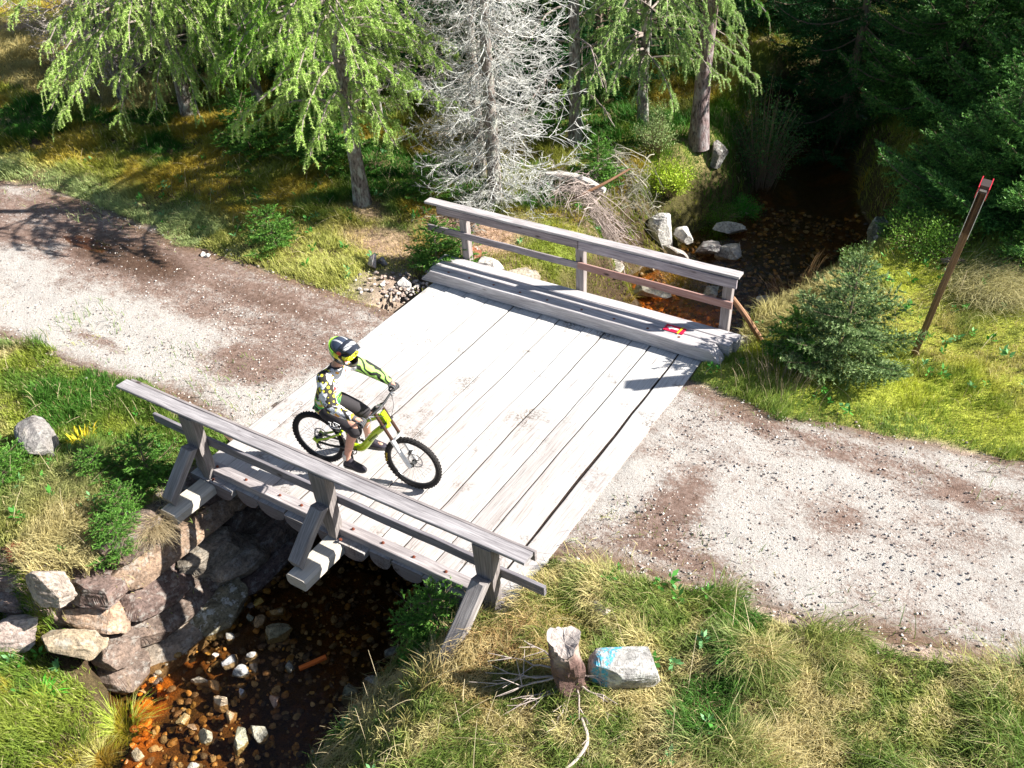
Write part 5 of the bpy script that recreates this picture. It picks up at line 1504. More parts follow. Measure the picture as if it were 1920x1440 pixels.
# ---- leaning signpost
P0 = np.array(gz(6.63, 6.06, -.1)); P1 = np.array([6.965, 5.40, 2.62])
post = empty("marker_post", tuple(P0), 0, "tall square wooden post with edge on sign boards standing on the right lawn", "marker post")
ax = nrm(P1 - P0); 
G = Geo(); board(G, (0, 0, 0), tuple(P1 - P0), (-.45, .66, .2), .064, .060, (.85, .80, .78), 20, .003, bev=.006)
G.build("pole", M_LOG, post)
sd = nrm(np.cross(ax, np.array([-.07, .91, -.40]))); fw_ = nrm(np.cross(sd, ax))
LP = P1 - P0
M_SIGNW = plain("sign_edge_white", (.75, .75, .75), .4); M_SIGNR = plain("sign_edge_red", (.60, .03, .05), .4); M_SIGND = plain("sign_cap_dark", (.05, .035, .03), .5)
for s in (-1, 1):
    G = Geo(); c0 = sd * s * .044 + LP
    board(G, tuple(c0 - ax * .62), tuple(c0 + ax * .03), tuple(sd), .20, .006, (1, 1, 1), 4, 0, bev=.001)
    sp = G.build("sign_board", M_SIGNW, post)
    G = Geo(); board(G, tuple(c0 + sd * s * .008 - ax * .06), tuple(c0 + sd * s * .008 + ax * .09), tuple(sd), .20, .010, (1, 1, 1), 4, 0, bev=.001)
    G.build("red_edge", M_SIGNR, sp)
G = Geo(); board(G, tuple(LP - ax * .01), tuple(LP + ax * .09), tuple(fw_), .10, .12, (1, 1, 1), 4, 0, bev=.01); G.build("post_cap", M_SIGND, post)
G = Geo(); board(G, tuple(LP + ax * .02 - fw_ * .062), tuple(LP + ax * .045 - fw_ * .062), tuple(fw_), .075, .008, (1, 1, 1), 4, 0, bev=.001); G.build("label_plate", M_SIGNW, post)
# ------------------------------------------------------------------ the mountain bike (local frame: x forward, y left, origin under the rear hub)
BL = (1.25, .71, .004); BR = math.radians(7.4)
bike = empty("mountain_bike", BL, BR, "lime green full suspension downhill bike with a double crown fork on the deck", "mountain bike")
M_LIME = plain("lime_frame_paint", (.50, .72, .01), .3, 0, .5, .5)
M_TYRE = plain("tyre_rubber", (.022, .02, .02), .8, 0, .3)
M_BLK = plain("black_parts", (.02, .02, .022), .4, 0, .5)
M_MET = plain("brushed_metal", (.45, .45, .46), .35, .9)
M_WHTP = plain("white_fork_paint", (.80, .80, .80), .3, 0, .5, .4)
M_STAN = plain("brown_stanchion", (.09, .045, .03), .25, .3)
M_GRIP = plain("rubber_grip", (.03, .03, .03), .9)
def bp_(G, name, mat, parent=bike, smooth=True, label=None):
    o = G.build(name, mat, parent, smooth)
    if label: o["label"] = label
    return o
def ring(G, c, R, r, n=64, m=10, col=(1, 1, 1), sq=1.0):
    a = np.linspace(0, 2 * np.pi, n, endpoint=False); b = np.linspace(0, 2 * np.pi, m, endpoint=False)
    A, B = np.meshgrid(a, b, indexing='ij')
    V = np.stack([c[0] + (R + r * np.cos(B)) * np.cos(A), c[1] + r * sq * np.sin(B), c[2] + (R + r * np.cos(B)) * np.sin(A)], -1)
    i = np.arange(n * m).reshape(n, m); j = np.roll(i, -1, 0)
    F = np.stack([i, np.roll(i, -1, 1), np.roll(j, -1, 1), j], -1).reshape(-1, 4)
    G.add(V.reshape(-1, 3), None, F, col)
def wheel(cx, cz, rear):
    c = (cx, 0, cz)
    W = empty("wheel"); W.parent = bike
    G = Geo(); ring(G, c, .322, .030, 72, 12)
    for k in range(96):           # tread knobs
        a = 2 * np.pi * k / 96
        for (yy, tl) in ((-.014 + .028 * (k % 2), 0), (-.027, .012), (.027, .012)):
            if abs(yy) > .02 and k % 2: continue
            R_ = .3475 - tl; d = np.array([math.cos(a), 0, math.sin(a)]); tt = np.array([-math.sin(a), 0, math.cos(a)])
            Mx = np.stack([tt, [0, 1, 0], d], 1)
            box(G, np.array(c) + d * R_ + [0, yy, 0], .013, .011, .012, Mx)
    tyre = G.build("tyre", M_TYRE, W, False)
    G = Geo(); ring(G, c, .291, .011, 72, 8, sq=1.3); ring(G, (cx, -.0155, cz), .297, .0025, 72, 6); ring(G, (cx, .0155, cz), .297, .0025, 72, 6)
    G.build("rim", M_BLK, W, True)
    G = Geo(); ring(G, c, .280, .0035, 72, 6); G.build('rim_edge', M_MET, W, True)
    G = Geo()
    for k in range(32):
        a = 2 * np.pi * k / 32; a2 = a + (.35 if k % 2 else -.35)
        s = -1 if k % 4 < 2 else 1
        tubes(G, np.array([[(cx + .03 * math.cos(a2), s * .028, cz + .03 * math.sin(a2)), (cx + .29 * math.cos(a), 0, cz + .29 * math.sin(a))]]), np.full((1, 2), .0016), 4)
    G.build("spokes", M_MET, W)
    G = Geo(); tube(G, [(cx, -.055, cz), (cx, .055, cz)], [.022, .022], 14); tube(G, [(cx, -.032, cz), (cx, -.026, cz)], .033, 16); tube(G, [(cx, .026, cz), (cx, .032, cz)], .033, 16)
    G.build("hub", M_BLK, W)
    G = Geo()
    for q in range(14):
        pass
    ring(G, (cx, .047 if True else 0, cz), .088, .009, 40, 4, sq=.12)
    for q in range(6):
        a = q * math.pi / 3
        tubes(G, np.array([[(cx + .02 * math.cos(a), .047, cz + .02 * math.sin(a)), (cx + .085 * math.cos(a + .5), .047, cz + .085 * math.sin(a + .5))]]), np.full((1, 2), .004), 4)
    G.build("brake_disc", M_MET, W)
    if rear:
        G = Geo()
        for q in range(6): tube(G, [(cx, -.030 - .006 * q, cz), (cx, -.033 - .006 * q, cz)], .045 - .004 * q, 18)
        G.build("cassette", M_MET, W)
    else:
        # yellow lettering on the tyre sidewall (near side)
        G = Geo()
        txt = bpy.data.curves.new("tl", 'FONT'); txt.body = "MAXXIS"; txt.size = .034; txt.extrude = .0004
        to = bpy.data.objects.new("tl", txt); COL.objects.link(to)
        dg = bpy.context.evaluated_depsgraph_get(); dg.update()
        tm = bpy.data.meshes.new_from_object(to.evaluated_get(dg))
        vv = np.array([v.co[:] for v in tm.vertices]); ff = [list(p.vertices) for p in tm.polygons]
        bpy.data.objects.remove(to)
        wdt = vv[:, 0].max()
        ang = math.pi * .98 + (wdt / 2 - vv[:, 0]) / .325
        Rr = .310 + vv[:, 1]
        V = np.stack([cx + Rr * np.cos(ang), -.0305 + .0 * vv[:, 2] - vv[:, 2], cz + Rr * np.sin(ang)], -1)
        me = bpy.data.meshes.new("tyre_lettering"); me.from_pydata([tuple(v) for v in V], [], ff); me.materials.append(M_YEL)
        o = link(bpy.data.objects.new("tyre_lettering", me)); o.parent = W
    return W
HZ = .355; WB = 1.24
wheel(0, HZ, True); wheel(WB, HZ, False)
def tb(G, pts, r, n=10, sm=0, col=(1, 1, 1)): tube(G, pts, r, n, col, True, sm)
BB = np.array([.47, 0, .36]); HT0 = np.array([.985, 0, .80]); HT1 = np.array([.915, 0, .945])
fr = empty("frame"); fr.parent = bike
G = Geo(); tb(G, [BB + [.03, 0, .0], BB + [.14, 0, .04], (.79, 0, .64), HT0 + [-.02, 0, .02]], [.044, .046, .042, .038], 12, 14); dt = bp_(G, "down_tube", M_LIME, fr)
G = Geo(); tb(G, [HT1 + [-.02, 0, -.02], (.70, 0, .80), (.46, 0, .68)], [.030, .027, .022], 10, 10); bp_(G, "top_tube", M_LIME, fr)
G = Geo(); tb(G, [BB, (.43, 0, .55), (.40, 0, .70)], [.034, .028, .022], 10, 8); bp_(G, "seat_tube", M_LIME, fr)
G = Geo(); tb(G, [HT0, HT1], [.042, .038], 14); bp_(G, "head_tube", M_LIME, fr)
G = Geo()
for s in (-1, 1):
    tb(G, [(0, s * .062, HZ), (.16, s * .062, .43), (.36, s * .05, .545)], [.016, .014, .013], 8, 8)
    tb(G, [(-.03, s * .063, HZ + .03), (.03, s * .063, HZ - .02)], [.020, .020], 8)
tb(G, [(.34, -.055, .535), (.34, .055, .535)], .014, 8)
bp_(G, "swingarm", M_LIME, fr)
G = Geo()
for s in (-1, 1): tb(G, [(0, s * .062, HZ - .01), (.22, s * .062, .34), (.43, s * .045, .365)], [.014, .013, .018], 8, 8)
bp_(G, "chain_stay", M_BLK, fr)
# dark stripes on the down tube
G = Geo()
for q in range(7):
    t = .42 + q * .045; p = np.array([.53 + (.95 - .53) * t + .03, -.0, .40 + (.79 - .40) * t])
    tb(G, [p + [-.010, -.044, .013], p + [.012, -.044, -.013]], .0045, 5)
bp_(G, "stripe_decal", M_BLK, dt)
# shock
sh = empty("rear_shock"); sh.parent = bike
G = Geo(); a0 = np.array([.40, 0, .60]); a1 = np.array([.63, 0, .48]); tb(G, [a0, a1], .014, 10); tb(G, [a0 + (a1 - a0) * .02, a0 + (a1 - a0) * .3], .026, 12); bp_(G, "shock_body", M_BLK, sh)
G = Geo(); n = 90; t = np.linspace(0, 1, n); ax_ = (a1 - a0) / np.linalg.norm(a1 - a0); e1 = np.array([0, 1, 0]); e2 = np.cross(ax_, e1)
P = a0 + (a1 - a0) * (.12 + .76 * t)[:, None] + .030 * (np.cos(t * 44)[:, None] * e1 + np.sin(t * 44)[:, None] * e2)
tube(G, P, .0045, 6); bp_(G, "coil_spring", M_MET, sh)
# saddle
G = Geo()
sad = [(.05, .065, .02), (.09, .070, .024), (.14, .060, .022), (.20, .035, .018), (.27, .022, .015), (.31, .014, .010)]
V = []; th = np.linspace(0, 2 * np.pi, 16, endpoint=False)
for (x, ry, rz) in sad:
    for a in th: V.append((x, ry * math.cos(a), .845 + rz * math.sin(a) + (x - .18) * .12))
F = [(i * 16 + q, i * 16 + (q + 1) % 16, (i + 1) * 16 + (q + 1) % 16, (i + 1) * 16 + q) for i in range(5) for q in range(16)]
G.add(V, None, F, (1, 1, 1)); bp_(G, "saddle", M_BLK)
G = Geo(); tb(G, [(.395, 0, .69), (.25, 0, .83)], .016, 8); tb(G, [(.10, 0, .825), (.28, 0, .835)], .006, 6); bp_(G, "seat_post", M_BLK)
# fork
fk = empty("fork"); fk.parent = bike
ctop = np.array([.885, 0, 1.035]); axl = np.array([WB, 0, HZ]); fd = (axl - ctop) / np.linalg.norm(axl - ctop); FL = np.linalg.norm(axl - ctop)
for s in (-1, 1):
    o_ = np.array([0, s * .072, 0])
    fo = np.array([-.035, 0, 0])
    G = Geo(); tb(G, [ctop + o_, ctop + o_ + fd * FL * .62], .0185, 10); bp_(G, "stanchion", M_STAN, fk)
    G = Geo(); tb(G, [ctop + o_ + fd * FL * .50, ctop + o_ + fd * FL * .95, axl + o_ * .92], [.028, .024, .022], 10); bp_(G, "lower_leg", M_WHTP, fk)
G = Geo(); pm = ctop + fd * FL * .52 + np.array([.0, 0, 0])
tb(G, [pm + [0, -.072, 0], pm + [.045, -.045, .045], pm + [.06, 0, .058], pm + [.045, .045, .045], pm + [0, .072, 0]], .016, 8, 12); bp_(G, "fork_arch", M_WHTP, fk)
for t_, nm in ((.02, "upper_crown"), (.26, "lower_crown")):
    G = Geo(); p = ctop + fd * FL * t_
    board(G, tuple(p + [0, -.098, 0]), tuple(p + [0, .098, 0]), tuple(-fd), .060, .026, (1, 1, 1), 6, 0, bev=.008)
    board(G, tuple(p + [-.045, -.04, -.01]), tuple(p + [-.045, .04, -.01]), tuple(-fd), .05, .024, (1, 1, 1), 2, 0, bev=.006)
    bp_(G, nm, M_BLK, fk)
G = Geo(); tb(G, [axl + [0, -.085, 0], axl + [0, .085, 0]], .011, 10); bp_(G, "axle", M_MET, fk)
G = Geo(); board(G, tuple(axl + [-.04, .06, .13]), tuple(axl + [-.075, .06, .06]), (0, 1, 0), .035, .03, (1, 1, 1), 2, 0); bp_(G, "brake_caliper", M_BLK, fk)
# number plate sized fairing between the crowns, lime
G = Geo(); p0 = ctop + fd * .04 + np.array([.03, 0, 0]); board(G, tuple(p0 + [.01, 0, 0]), tuple(p0 + fd * .14 + [.012, 0, 0]), (1, 0, .5), .075, .03, (1, 1, 1), 4, 0, bev=.012); bp_(G, "fork_bumper", M_LIME, fk, False)
# cockpit
hb = empty("handlebar"); hb.parent = bike
G = Geo(); tb(G, [(.905, -.385, 1.075), (.925, -.25, 1.085), (.935, -.09, 1.065), (.935, 0, 1.062), (.935, .09, 1.065), (.925, .25, 1.085), (.905, .385, 1.075)], [.011, .011, .014, .016, .014, .011, .011], 10, 30); bp_(G, "bar", M_BLK, hb)
G = Geo(); board(G, (.89, 0, 1.05), (.95, 0, 1.06), (0, 0, 1), .055, .04, (1, 1, 1), 3, 0, bev=.008); bp_(G, "stem", M_MET, hb)
for s in (-1, 1):
    G = Geo(); tb(G, [(.904, s * .392, 1.075), (.922, s * .265, 1.084)], [.0165, .0165], 12); bp_(G, "grip", M_GRIP, hb)
    G = Geo(); tb(G, [(.935, s * .235, 1.083), (.975, s * .26, 1.070), (.985, s * .36, 1.062)], [.010, .006, .005], 8, 8); tb(G, [(.925, s * .225, 1.085), (.965, s * .19, 1.075)], [.012, .010], 8); bp_(G, "brake_lever", M_MET, hb)
    G = Geo(); tb(G, [(.965, s * .19, 1.075), (1.03, s * .10, 1.03), (1.02, s * .05, .93), (.98, s * .06, .82)], .003, 5, 20); bp_(G, "cable", M_BLK, hb)
# cranks
cr = empty("crankset"); cr.parent = bike
ca = math.radians(-84); cd = np.array([math.cos(ca), 0, math.sin(ca)])
G = Geo(); tb(G, [BB + [0, -.055, 0], BB + [0, .055, 0]], .022, 12); bp_(G, "bottom_bracket", M_BLK, cr)
G = Geo(); ring(G, (BB[0], -.052, BB[2]), .072, .006, 40, 5, sq=.4)
for q in range(5):
    a = q * 1.257; tb(G, [BB + [0, -.052, 0], BB + [.07 * math.cos(a), -.052, .07 * math.sin(a)]], .006, 5)
bp_(G, "chainring", M_BLK, cr)
for s, sg in ((-1, 1), (1, -1)):
    e = BB + cd * .165 * sg
    G = Geo(); tb(G, [BB + [0, s * .068, 0], e + [0, s * .078, 0]], [.015, .012], 8); bp_(G, "crank_arm", M_BLK, cr)
    G = Geo(); tb(G, [e + [0, s * .078, 0], e + [0, s * .10, 0]], .007, 6); box(G, e + [0, s * .150, 0], .095, .095, .016); bp_(G, "pedal", M_MET, cr, False)
G = Geo()
th = np.linspace(math.pi * .5, math.pi * 1.5, 14)
loop = [(0, -.05, HZ + .036)] + [(BB[0], -.052, BB[2] + .072)] + [(BB[0] + .072 * math.cos(a), -.052, BB[2] + .072 * math.sin(a)) for a in np.linspace(math.pi / 2, -math.pi / 2, 12)] + [(.06, -.05, .24), (.03, -.05, .235), (.02, -.05, .26), (.045, -.05, .30), (.0, -.05, HZ - .036)]
tubes(G, np.array([loop]), np.full((1, len(loop)), .0042), 4); bp_(G, "chain", M_BLK, cr)
G = Geo(); tb(G, [(.01, -.065, .32), (.02, -.07, .27), (.05, -.06, .235)], [.012, .016, .010], 6); bp_(G, "derailleur", M_BLK)
# bundled hoses by the rear axle seen through the wheel
G = Geo(); ring(G, (.02, -.03, .40), .055, .004, 20, 5); bp_(G, "brake_hose", M_BLK)
# ------------------------------------------------------------------ the rider
def skin(name, V, E, R, mat, parent, root=0, sub=2, smooth=True):
    me = bpy.data.meshes.new(name); me.from_pydata([tuple(v) for v in V], E, []); me.materials.append(mat)
    o = link(bpy.data.objects.new(name, me))
    m = o.modifiers.new("skin", 'SKIN'); m.use_smooth_shade = smooth
    sv = me.skin_vertices[0].data
    for i, r in enumerate(R):
        sv[i].radius = (r, r) if np.isscalar(r) else r
        sv[i].use_root = (i == root)
    s = o.modifiers.new("sub", 'SUBSURF'); s.levels = sub; s.render_levels = sub
    if parent is not None: o.parent = parent
    return o
M_SKIN = plain("skin", (.62, .33, .24), .5, 0, .35)
J = dict(pel=(.25, 0, .93), sp1=(.28, 0, 1.06), sp2=(.35, 0, 1.22), ch=(.42, .0, 1.34), nk=(.46, .0, 1.49), hd0=(.51, .005, 1.56), hd1=(.56, .01, 1.70), hd2=(.56, .01, 1.76),
         shN=(.42, -.19, 1.43), elN=(.54, -.31, 1.17), wrN=(.83, -.345, 1.135), haN=(.90, -.335, 1.10),
         shF=(.48, .19, 1.42), elF=(.72, .335, 1.21), wrF=(.855, .345, 1.125), haF=(.905, .335, 1.10),
         hpN=(.27, -.10, .92), knN=(.655, -.145, .83), caN=(.60, -.15, .68), anN=(.475, -.16, .33), ftN=(.52, -.16, .25), toN=(.63, -.165, .235),
         hpF=(.27, .10, .92), knF=(.55, .20, .74), caF=(.48, .28, .50), anF=(.37, .42, .13), ftF=(.41, .43, .06), toF=(.52, .44, .045))
ks = list(J)
def blob(name, chains, mat, parent, vox=.012, sm=8):
    """union of ellipsoids swept along joint chains, fused into one continuous surface"""
    G = Geo(); V0, F0 = ico(2)
    for ch in chains:
        for (p, r), (q, s_) in zip(ch[:-1], ch[1:]):
            p = np.array(J[p] if isinstance(p, str) else p, float); q = np.array(J[q] if isinstance(q, str) else q, float)
            r = np.array([r] * 3 if np.isscalar(r) else r, float); s_ = np.array([s_] * 3 if np.isscalar(s_) else s_, float)
            n = max(2, int(np.linalg.norm(q - p) / .018))
            for t in np.linspace(0, 1, n): G.add(V0 * (r * (1 - t) + s_ * t) + p * (1 - t) + q * t, F0)
    o = G.build(name, mat, parent, True)
    m = o.modifiers.new("fuse", 'REMESH'); m.mode = 'VOXEL'; m.voxel_size = vox; m.use_smooth_shade = True
    m = o.modifiers.new("relax", 'SMOOTH'); m.factor = .5; m.iterations = sm
    return o
body = blob("person", [
    [("pel", (.11, .13, .09)), ("sp1", (.10, .12, .09)), ("sp2", (.10, .13, .09)), ("ch", (.10, .14, .09)), ("nk", .058), ("hd0", .062), ("hd1", (.092, .075, .10))],
    [("ch", .08), ("shN", .058), ("elN", .046), ("wrN", .030), ("haN", .030)], [("ch", .08), ("shF", .058), ("elF", .046), ("wrF", .030), ("haF", .030)],
    [("pel", .09), ("hpN", .085), ("knN", .060), ("caN", .060), ("anN", .036), ("ftN", .034), ("toN", .028)],
    [("pel", .09), ("hpF", .085), ("knF", .060), ("caF", .060), ("anF", .036), ("ftF", .034), ("toF", .028)],
    [((.655, .01, 1.70), .022), ((.64, .01, 1.67), .022)]], M_SKIN, None, .011, 3)
body.location = BL; body.rotation_euler = (0, 0, BR)
tag(body, "helmeted rider in a patterned jersey and black shorts sitting on the lime green bike", "person")

def jersey_mat():
    m, nt, b = new_mat("patterned_jersey")
    tc = node(nt, "ShaderNodeTexCoord").outputs["Object"]
    x, y, z = (node_sep(nt, tc, i) for i in range(3))
    fine = noise_tex(nt, tc, 22, 3, .6, 1.0)
    white = ramp(nt, fine, [(.36, (.14, .15, .17)), (.42, (.66, .68, .73)), (.55, (.85, .86, .90))], 'LINEAR')
    rd = noise_tex(nt, mapping(nt, tc, (1, 1, 1), (3, 5, 1)), 11, 2, .5)
    white = mixc(nt, ramp(nt, rd, [(.64, 0.0), (.67, 1.0)]), white, (.75, .12, .10))
    og = noise_tex(nt, mapping(nt, tc, (1, 1, 1), (8, 2, 4)), 10, 2, .5)
    white = mixc(nt, ramp(nt, og, [(.63, 0.0), (.66, 1.0)]), white, (.85, .38, .02))
    def vor(sc, r0, r1, loc=(0, 0, 0), rnd=.75):
        v = node(nt, "ShaderNodeTexVoronoi"); v.inputs["Scale"].default_value = sc; v.inputs["Randomness"].default_value = rnd
        nt.links.new(mapping(nt, tc, (1, 1, 1), loc), v.inputs["Vector"]); return ramp(nt, v.outputs["Distance"], [(r0, 1.0), (r1, 0.0)])
    dots = mixc(nt, vor(21, .33, .38, rnd=.8), (.035, .03, .025), (.82, .74, .05))
    wv = node(nt, "ShaderNodeTexWave"); wv.inputs["Scale"].default_value = 7; wv.inputs["Distortion"].default_value = 9; wv.inputs["Detail"].default_value = 1.5
    wv.wave_type = 'BANDS'; wv.bands_direction = 'DIAGONAL'; nt.links.new(tc, wv.inputs["Vector"])
    strp = ramp(nt, wv.outputs["Fac"], [(.40, (.02, .025, .02)), (.48, (.30, .62, .10)), (.8, (.45, .75, .18))])
    leaf = noise_tex(nt, mapping(nt, tc, (1, 1, 1.6), (1, 9, 2)), 13, 2, .5, .8)
    hem = ramp(nt, leaf, [(.40, (.03, .03, .03)), (.44, (.10, .55, .12)), (.53, (.45, .72, .15)), (.58, (.80, .40, .04)), (.66, (.75, .78, .75))], 'CONSTANT')
    c = mixc(nt, ramp(nt, math_n(nt, 'ADD', y, math_n(nt, 'MULTIPLY', fine, .05)), [(0, 0.0), (.0, 0.0)]), white, white)
    dots = mixc(nt, ramp(nt, noise_tex(nt, mapping(nt, tc, (1, 1, 1), (2, 7, 5)), 7, 2, .5, .5), [(.50, 0.0), (.52, 1.0)]), dots, white)
    nearf = ramp(nt, math_n(nt, 'ADD', math_n(nt, 'MULTIPLY', y, -1.0), math_n(nt, 'MULTIPLY', math_n(nt, 'SUBTRACT', fine, .5), .28)), [(.140, 0.0), (.145, 1.0)])
    backf = ramp(nt, math_n(nt, 'SUBTRACT', math_n(nt, 'SUBTRACT', math_n(nt, 'MULTIPLY', z, .42), x), 0.0), [(.17, 0.0), (.19, 1.0)])
    c = mixc(nt, backf, c, dots); c = mixc(nt, nearf, c, dots)
    farf = ramp(nt, y, [(.155, 0.0), (.165, 1.0)])
    c = mixc(nt, farf, c, strp)
    hf = ramp(nt, math_n(nt, 'ADD', math_n(nt, 'MULTIPLY', z, -1.0), 1.10), [(.0, 0.0), (.02, 1.0)])
    c = mixc(nt, hf, c, hem)
    nt.links.new(c, b.inputs["Base Color"]); b.inputs["Roughness"].default_value = .8
    w = noise_tex(nt, tc, 9, 3, .6); bump(nt, b, w, .6, .03)
    return m
def sk(name, names, edges, radii, mat, parent=body, extra=None, sub=2):
    pos = dict(J); pos.update(extra or {})
    return skin(name, [pos[k] for k in names], [(names.index(a), names.index(b)) for a, b in edges], radii, mat, parent, 0, sub)
ex = dict(wN2=(.79, -.345, 1.14), wF2=(.835, .345, 1.14), pj=(.235, 0, .93), b1=(.27, 0, 1.06), uN=(.47, -.25, 1.29), uF=(.60, .26, 1.31), eN2=(.66, -.33, 1.155))
MJ = jersey_mat()
blob("jersey", [
    [((.235, 0, .89), (.140, .180, .06)), ((.25, 0, 1.0), (.138, .175, .07)), ((.29, 0, 1.12), (.128, .165, .08)), ((.35, 0, 1.25), (.135, .190, .08)), ((.41, 0, 1.36), (.125, .190, .075)), ((.45, 0, 1.46), (.085, .10, .04))],
    [((.43, -.09, 1.42), .082), ("shN", .088), ((.465, -.26, 1.31), .083), ("elN", .074), ((.66, -.33, 1.155), .062), ((.79, -.345, 1.14), .046)],
    [((.45, .09, 1.42), .082), ("shF", .086), ((.60, .27, 1.32), .080), ("elF", .068), ((.835, .345, 1.14), .046)]], MJ, body, .011, 5)
# collar
G = Geo(); ring(G, (0, 0, 0), .066, .012, 24, 8)
col_ = G.build("collar", M_BLK, body, True); col_.location = (.46, 0, 1.49); col_.rotation_euler = (math.radians(90), math.radians(0), math.radians(0))
M_SHORT = plain("black_shorts", (.028, .024, .028), .8)
shorts = blob("shorts", [
    [((.25, 0, .97), (.125, .155, .05)), ((.25, 0, .90), (.13, .165, .07))],
    [((.26, -.08, .90), .100), ((.32, -.11, .895), .103), ((.50, -.135, .85), .095), ((.64, -.147, .79), .082), ((.655, -.15, .755), .078)],
    [((.26, .08, .90), .100), ((.32, .11, .89), .103), ((.46, .165, .80), .092), ((.545, .205, .72), .080)]], M_SHORT, body, .011, 4)
# white mark on the near thigh
G = Geo()
def arc(c, rx, rz, a0, a1, n=14):
    t = np.linspace(a0, a1, n); P = np.stack([c[0] + rx * np.cos(t), np.full(n, c[1]), c[2] + rz * np.sin(t)], -1); tube(G, P, .0045, 5)
arc((.46, -.245, .845), .085, .035, 3.5, 6.2); arc((.46, -.245, .86), .085, .035, .4, 1.5)
for (x0, z0, x1, z1) in [(.40, .885, .435, .88), (.42, .882, .42, .84), (.455, .88, .455, .842), (.455, .842, .475, .84), (.49, .875, .49, .838), (.49, .875, .51, .857), (.51, .857, .49, .838)]:
    tubes(G, np.array([[(x0, -.249, z0), (x1, -.249, z1)]]), np.full((1, 2), .005), 5)
G.build("printed_mark", M_WHT, shorts)
M_PAD = plain("brown_knee_pad", (.13, .07, .06), .8)
G = Geo(); V, F = ico(3); G.add(V * [.062, .066, .075] + [.575, .212, .68], F); G.build("knee_pad", M_PAD, body, True)
# shoes and socks
M_SHOE = plain("dark_shoe", (.035, .03, .045), .7); M_SOLE = plain("shoe_sole", (.10, .095, .09), .8); M_SOCK = plain("white_sock", (.70, .68, .66), .9)
def shoe(heel, toe, up):
    heel = np.array(heel); toe = np.array(toe); f = nrm(toe - heel); L = .285; side = nrm(np.cross([0, 0, 1.], f)); u = np.cross(f, side)
    st = [(-.01, .026, .015, .03), (.03, .040, .05, .055), (.08, .042, .062, .062), (.13, .042, .048, .045), (.18, .048, .034, .034), (.23, .046, .026, .026), (.265, .034, .020, .020), (.285, .012, .010, .014)]
    th = np.linspace(0, 2 * np.pi, 18, endpoint=False); V = []
    for (s, ry, rz, zc) in st:
        for a in th: V.append(heel + f * s + side * ry * math.copysign(abs(math.cos(a)) ** .8, math.cos(a)) + u * (zc * .9 + rz * math.sin(a)))
    n = 18; m = len(st)
    F = [(i * n + q, i * n + (q + 1) % n, (i + 1) * n + (q + 1) % n, (i + 1) * n + q) for i in range(m - 1) for q in range(n)]
    G = Geo(); G.add(V, None, F); sh_ = G.build("shoe", M_SHOE, body, True)
    G = Geo(); V = []
    for (s, ry, rz, zc) in st:
        for (a, b_) in ((-1, 0), (1, 0), (1, .022), (-1, .022)): V.append(heel + f * s + side * (ry + .004) * a + u * (b_ - .004))
    F = [(i * 4 + q, i * 4 + (q + 1) % 4, (i + 1) * 4 + (q + 1) % 4, (i + 1) * 4 + q) for i in range(m - 1) for q in range(4)] + [(0, 1, 2, 3)[::-1], tuple(range((m - 1) * 4, m * 4))]
    G.add(V, None, F); G.build("sole", M_SOLE, sh_, False)
    G = Geo(); 
    for q in range(4): tubes(G, np.array([[heel + f * (.10 + q * .025) + side * .026 + u * (.098 - q * .010), heel + f * (.105 + q * .025) - side * .026 + u * (.098 - q * .010)]]), np.full((1, 2), .003), 4)
    G.build("laces", M_BLK, sh_)
shoe((.435, -.16, .208), (.66, -.168, .205), 0); shoe((.32, .42, .006), (.56, .45, .006), 0)
for (a, b_) in (((.462, -.158, .31), (.478, -.158, .39)), ((.36, .422, .10), (.385, .405, .19))):
    G = Geo(); tube(G, [a, b_], [.041, .043], 14); G.build("sock", M_SOCK, body, True)
# gloves: palm and five fingers closed round each grip
M_GLOVE = plain("grey_glove", (.10, .10, .105), .8)
def glove(s, wr):
    G = Geo()
    gx0 = lambda t: np.array([.907 + .012 * (1 - t), s * (.375 - .085 * t), 1.077 + .006 * t])   # along the grip, outside to inside
    V, F = ico(3)
    pc = gx0(.5) + np.array([-.034, 0, .022])
    Mx = np.array(Matrix.Rotation(math.radians(25), 3, 'Y'))
    G.add((V * [.045, .047, .021]) @ Mx.T + pc, F)
    tube(G, [np.array(wr), np.array(wr) * .5 + pc * .5, pc], [.036, .034, .030], 12, (1, 1, 1), True, 8)
    for k, (t, l) in enumerate([(.08, .85), (.36, 1.0), (.64, 1.06), (.90, .98)]):
        c = gx0(t); R_ = .029
        ang = np.radians(np.array([150, 95, 40, -20, -75, -115]) - (1 - l) * -30)
        rr_ = np.array([.040, .034, .031, .029, .027, .026])
        P = np.stack([c[0] + rr_ * np.cos(ang), np.full(6, c[1]), c[2] + rr_ * np.sin(ang)], -1)
        tube(G, P, [.0115, .0115, .0108, .010, .0095, .008], 8, (1, 1, 1), True, 14)
    c = gx0(1.12)
    P = [pc + [0, -s * .035, -.004], c + [-.030, 0, -.006], c + [-.016, 0, -.026], c + [.010, 0, -.030]]
    tube(G, P, [.014, .013, .012, .010], 8, (1, 1, 1), True, 10)
    return G.build("glove", M_GLOVE, body, True)
glove(-1, (.82, -.345, 1.135)); glove(1, (.848, .345, 1.13))

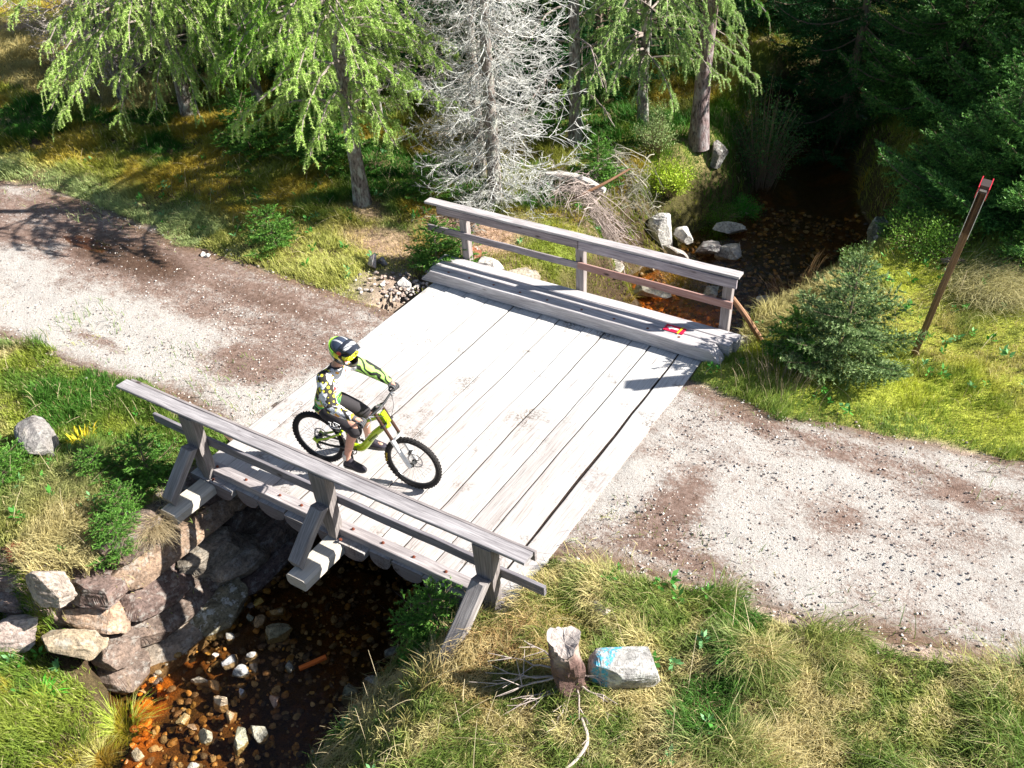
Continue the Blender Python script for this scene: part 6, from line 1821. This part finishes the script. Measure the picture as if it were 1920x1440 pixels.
# helmet
Hm = empty("helmet", (.565, .01, 1.705)); Hm.parent = body; Hm.rotation_euler = (0, math.radians(14), math.radians(-8))
V, F = ico(5); V = V.copy()
P = V * [.150, .128, .142]
fz = ss(.1, -.75, V[:, 2]) * ss(-.1, .7, V[:, 0])
P[:, 0] += fz * .085; P[:, 2] -= ss(-.2, -.8, V[:, 2]) * .02
P[:, 1] *= 1 - .18 * fz
P[:, 2] = np.maximum(P[:, 2], -.138)
port = (V[:, 0] > .52) & (V[:, 2] > -.42) & (V[:, 2] < .42)
bot = (V[:, 2] < -.93)
keep = ~(port[F].all(1) | bot[F].all(1))
C = np.tile(np.array([.025, .027, .032]), (len(V), 1))
C[(V[:, 2] > .55)] = (.05, .065, .10)
st1 = (np.abs(V[:, 1]) > .25) & (np.abs(V[:, 1]) < .38) & (V[:, 2] > .25); C[st1] = (.6, .6, .62)
rp = (np.hypot(V[:, 0] - .30, V[:, 2] - .34) < .16) & (np.abs(V[:, 1]) > .5); C[rp] = (.65, .10, .06)
low = (V[:, 2] < -.45) & (np.sin(V[:, 0] * 14 + V[:, 2] * 20) > .2); C[low] = (.10, .095, .05)
def shiny_tint():
    m, nt, b = new_mat("helmet_gloss"); nt.links.new(attr(nt, "tint", "Color"), b.inputs["Base Color"]); b.inputs["Roughness"].default_value = .25; b.inputs["Coat Weight"].default_value = .4; return m
M_HELM = shiny_tint()
G = Geo(); G.add(P, F[keep], None, C); G.build("shell", M_HELM, Hm, True)
G = Geo(); V2, F2 = ico(3); G.add(V2 * [.128, .108, .055] + [.004, 0, -.0], F2); G.build("goggle_lens", plain("goggle_lens", (.03, .03, .04), .1), Hm, True)
th = np.linspace(0, 2 * np.pi, 60, endpoint=False)
ban = []
for (dz, sc) in ((-.028, 1.0), (.028, 1.0)):
    z = .012 + dz; q = math.sqrt(max(0, 1 - (z / .142) ** 2))
    for a in th:
        xx = .150 * q * math.cos(a); fwd = max(0, math.cos(a))
        ban.append((xx * 1.035 - .012 * fwd, .128 * q * math.sin(a) * 1.035, z + .0 - .02 * max(0, -math.cos(a)) * 0 - .030 * math.cos(a)))
n = 60; cols = [(.30, .75, .05) if math.cos(a) < -.1 else (.85, .80, .03) for a in th] * 2
F = [(q, (q + 1) % n, n + (q + 1) % n, n + q) for q in range(n)]
G = Geo(); G.add(ban, None, F, np.array(cols)); stp = G.build("goggle_strap", M_HELM, Hm, True)
so2 = stp.modifiers.new("thick", 'SOLIDIFY'); so2.thickness = .006
G = Geo(); ring(G, (0, 0, 0), .06, .010, 36, 8, (.85, .80, .03))
gf = G.build("goggle_frame", M_HELM, Hm, True); gf.location = (.142, 0, .0); gf.rotation_euler = (0, 0, math.radians(90)); gf.scale = (1.30, .6, .62)
# visor
nu, nv = 16, 10; V = []; C = []
for i in range(nu + 1):
    for j in range(nv + 1):
        u = i / nu; v = j / nv * 2 - 1
        x = .03 + .165 * u * (1 - .12 * v * v); y = v * (.108 - .022 * u); z = .142 + .014 * math.sin(u * 2.6) - .045 * v * v - .030 * u
        V.append((x, y, z))
        wt = (.25 < u < .62 and abs(v) < .85 and ((j * 3 + i * 5) % 4 != 0)); C.append((.62, .63, .66) if wt else ((.03, .035, .05)))
F = [(i * (nv + 1) + j, (i + 1) * (nv + 1) + j, (i + 1) * (nv + 1) + j + 1, i * (nv + 1) + j + 1) for i in range(nu) for j in range(nv)]
G = Geo(); G.add(V, None, F, np.array(C)); vz = G.build("visor", M_HELM, Hm, True); s_ = vz.modifiers.new("thick", 'SOLIDIFY'); s_.thickness = .006
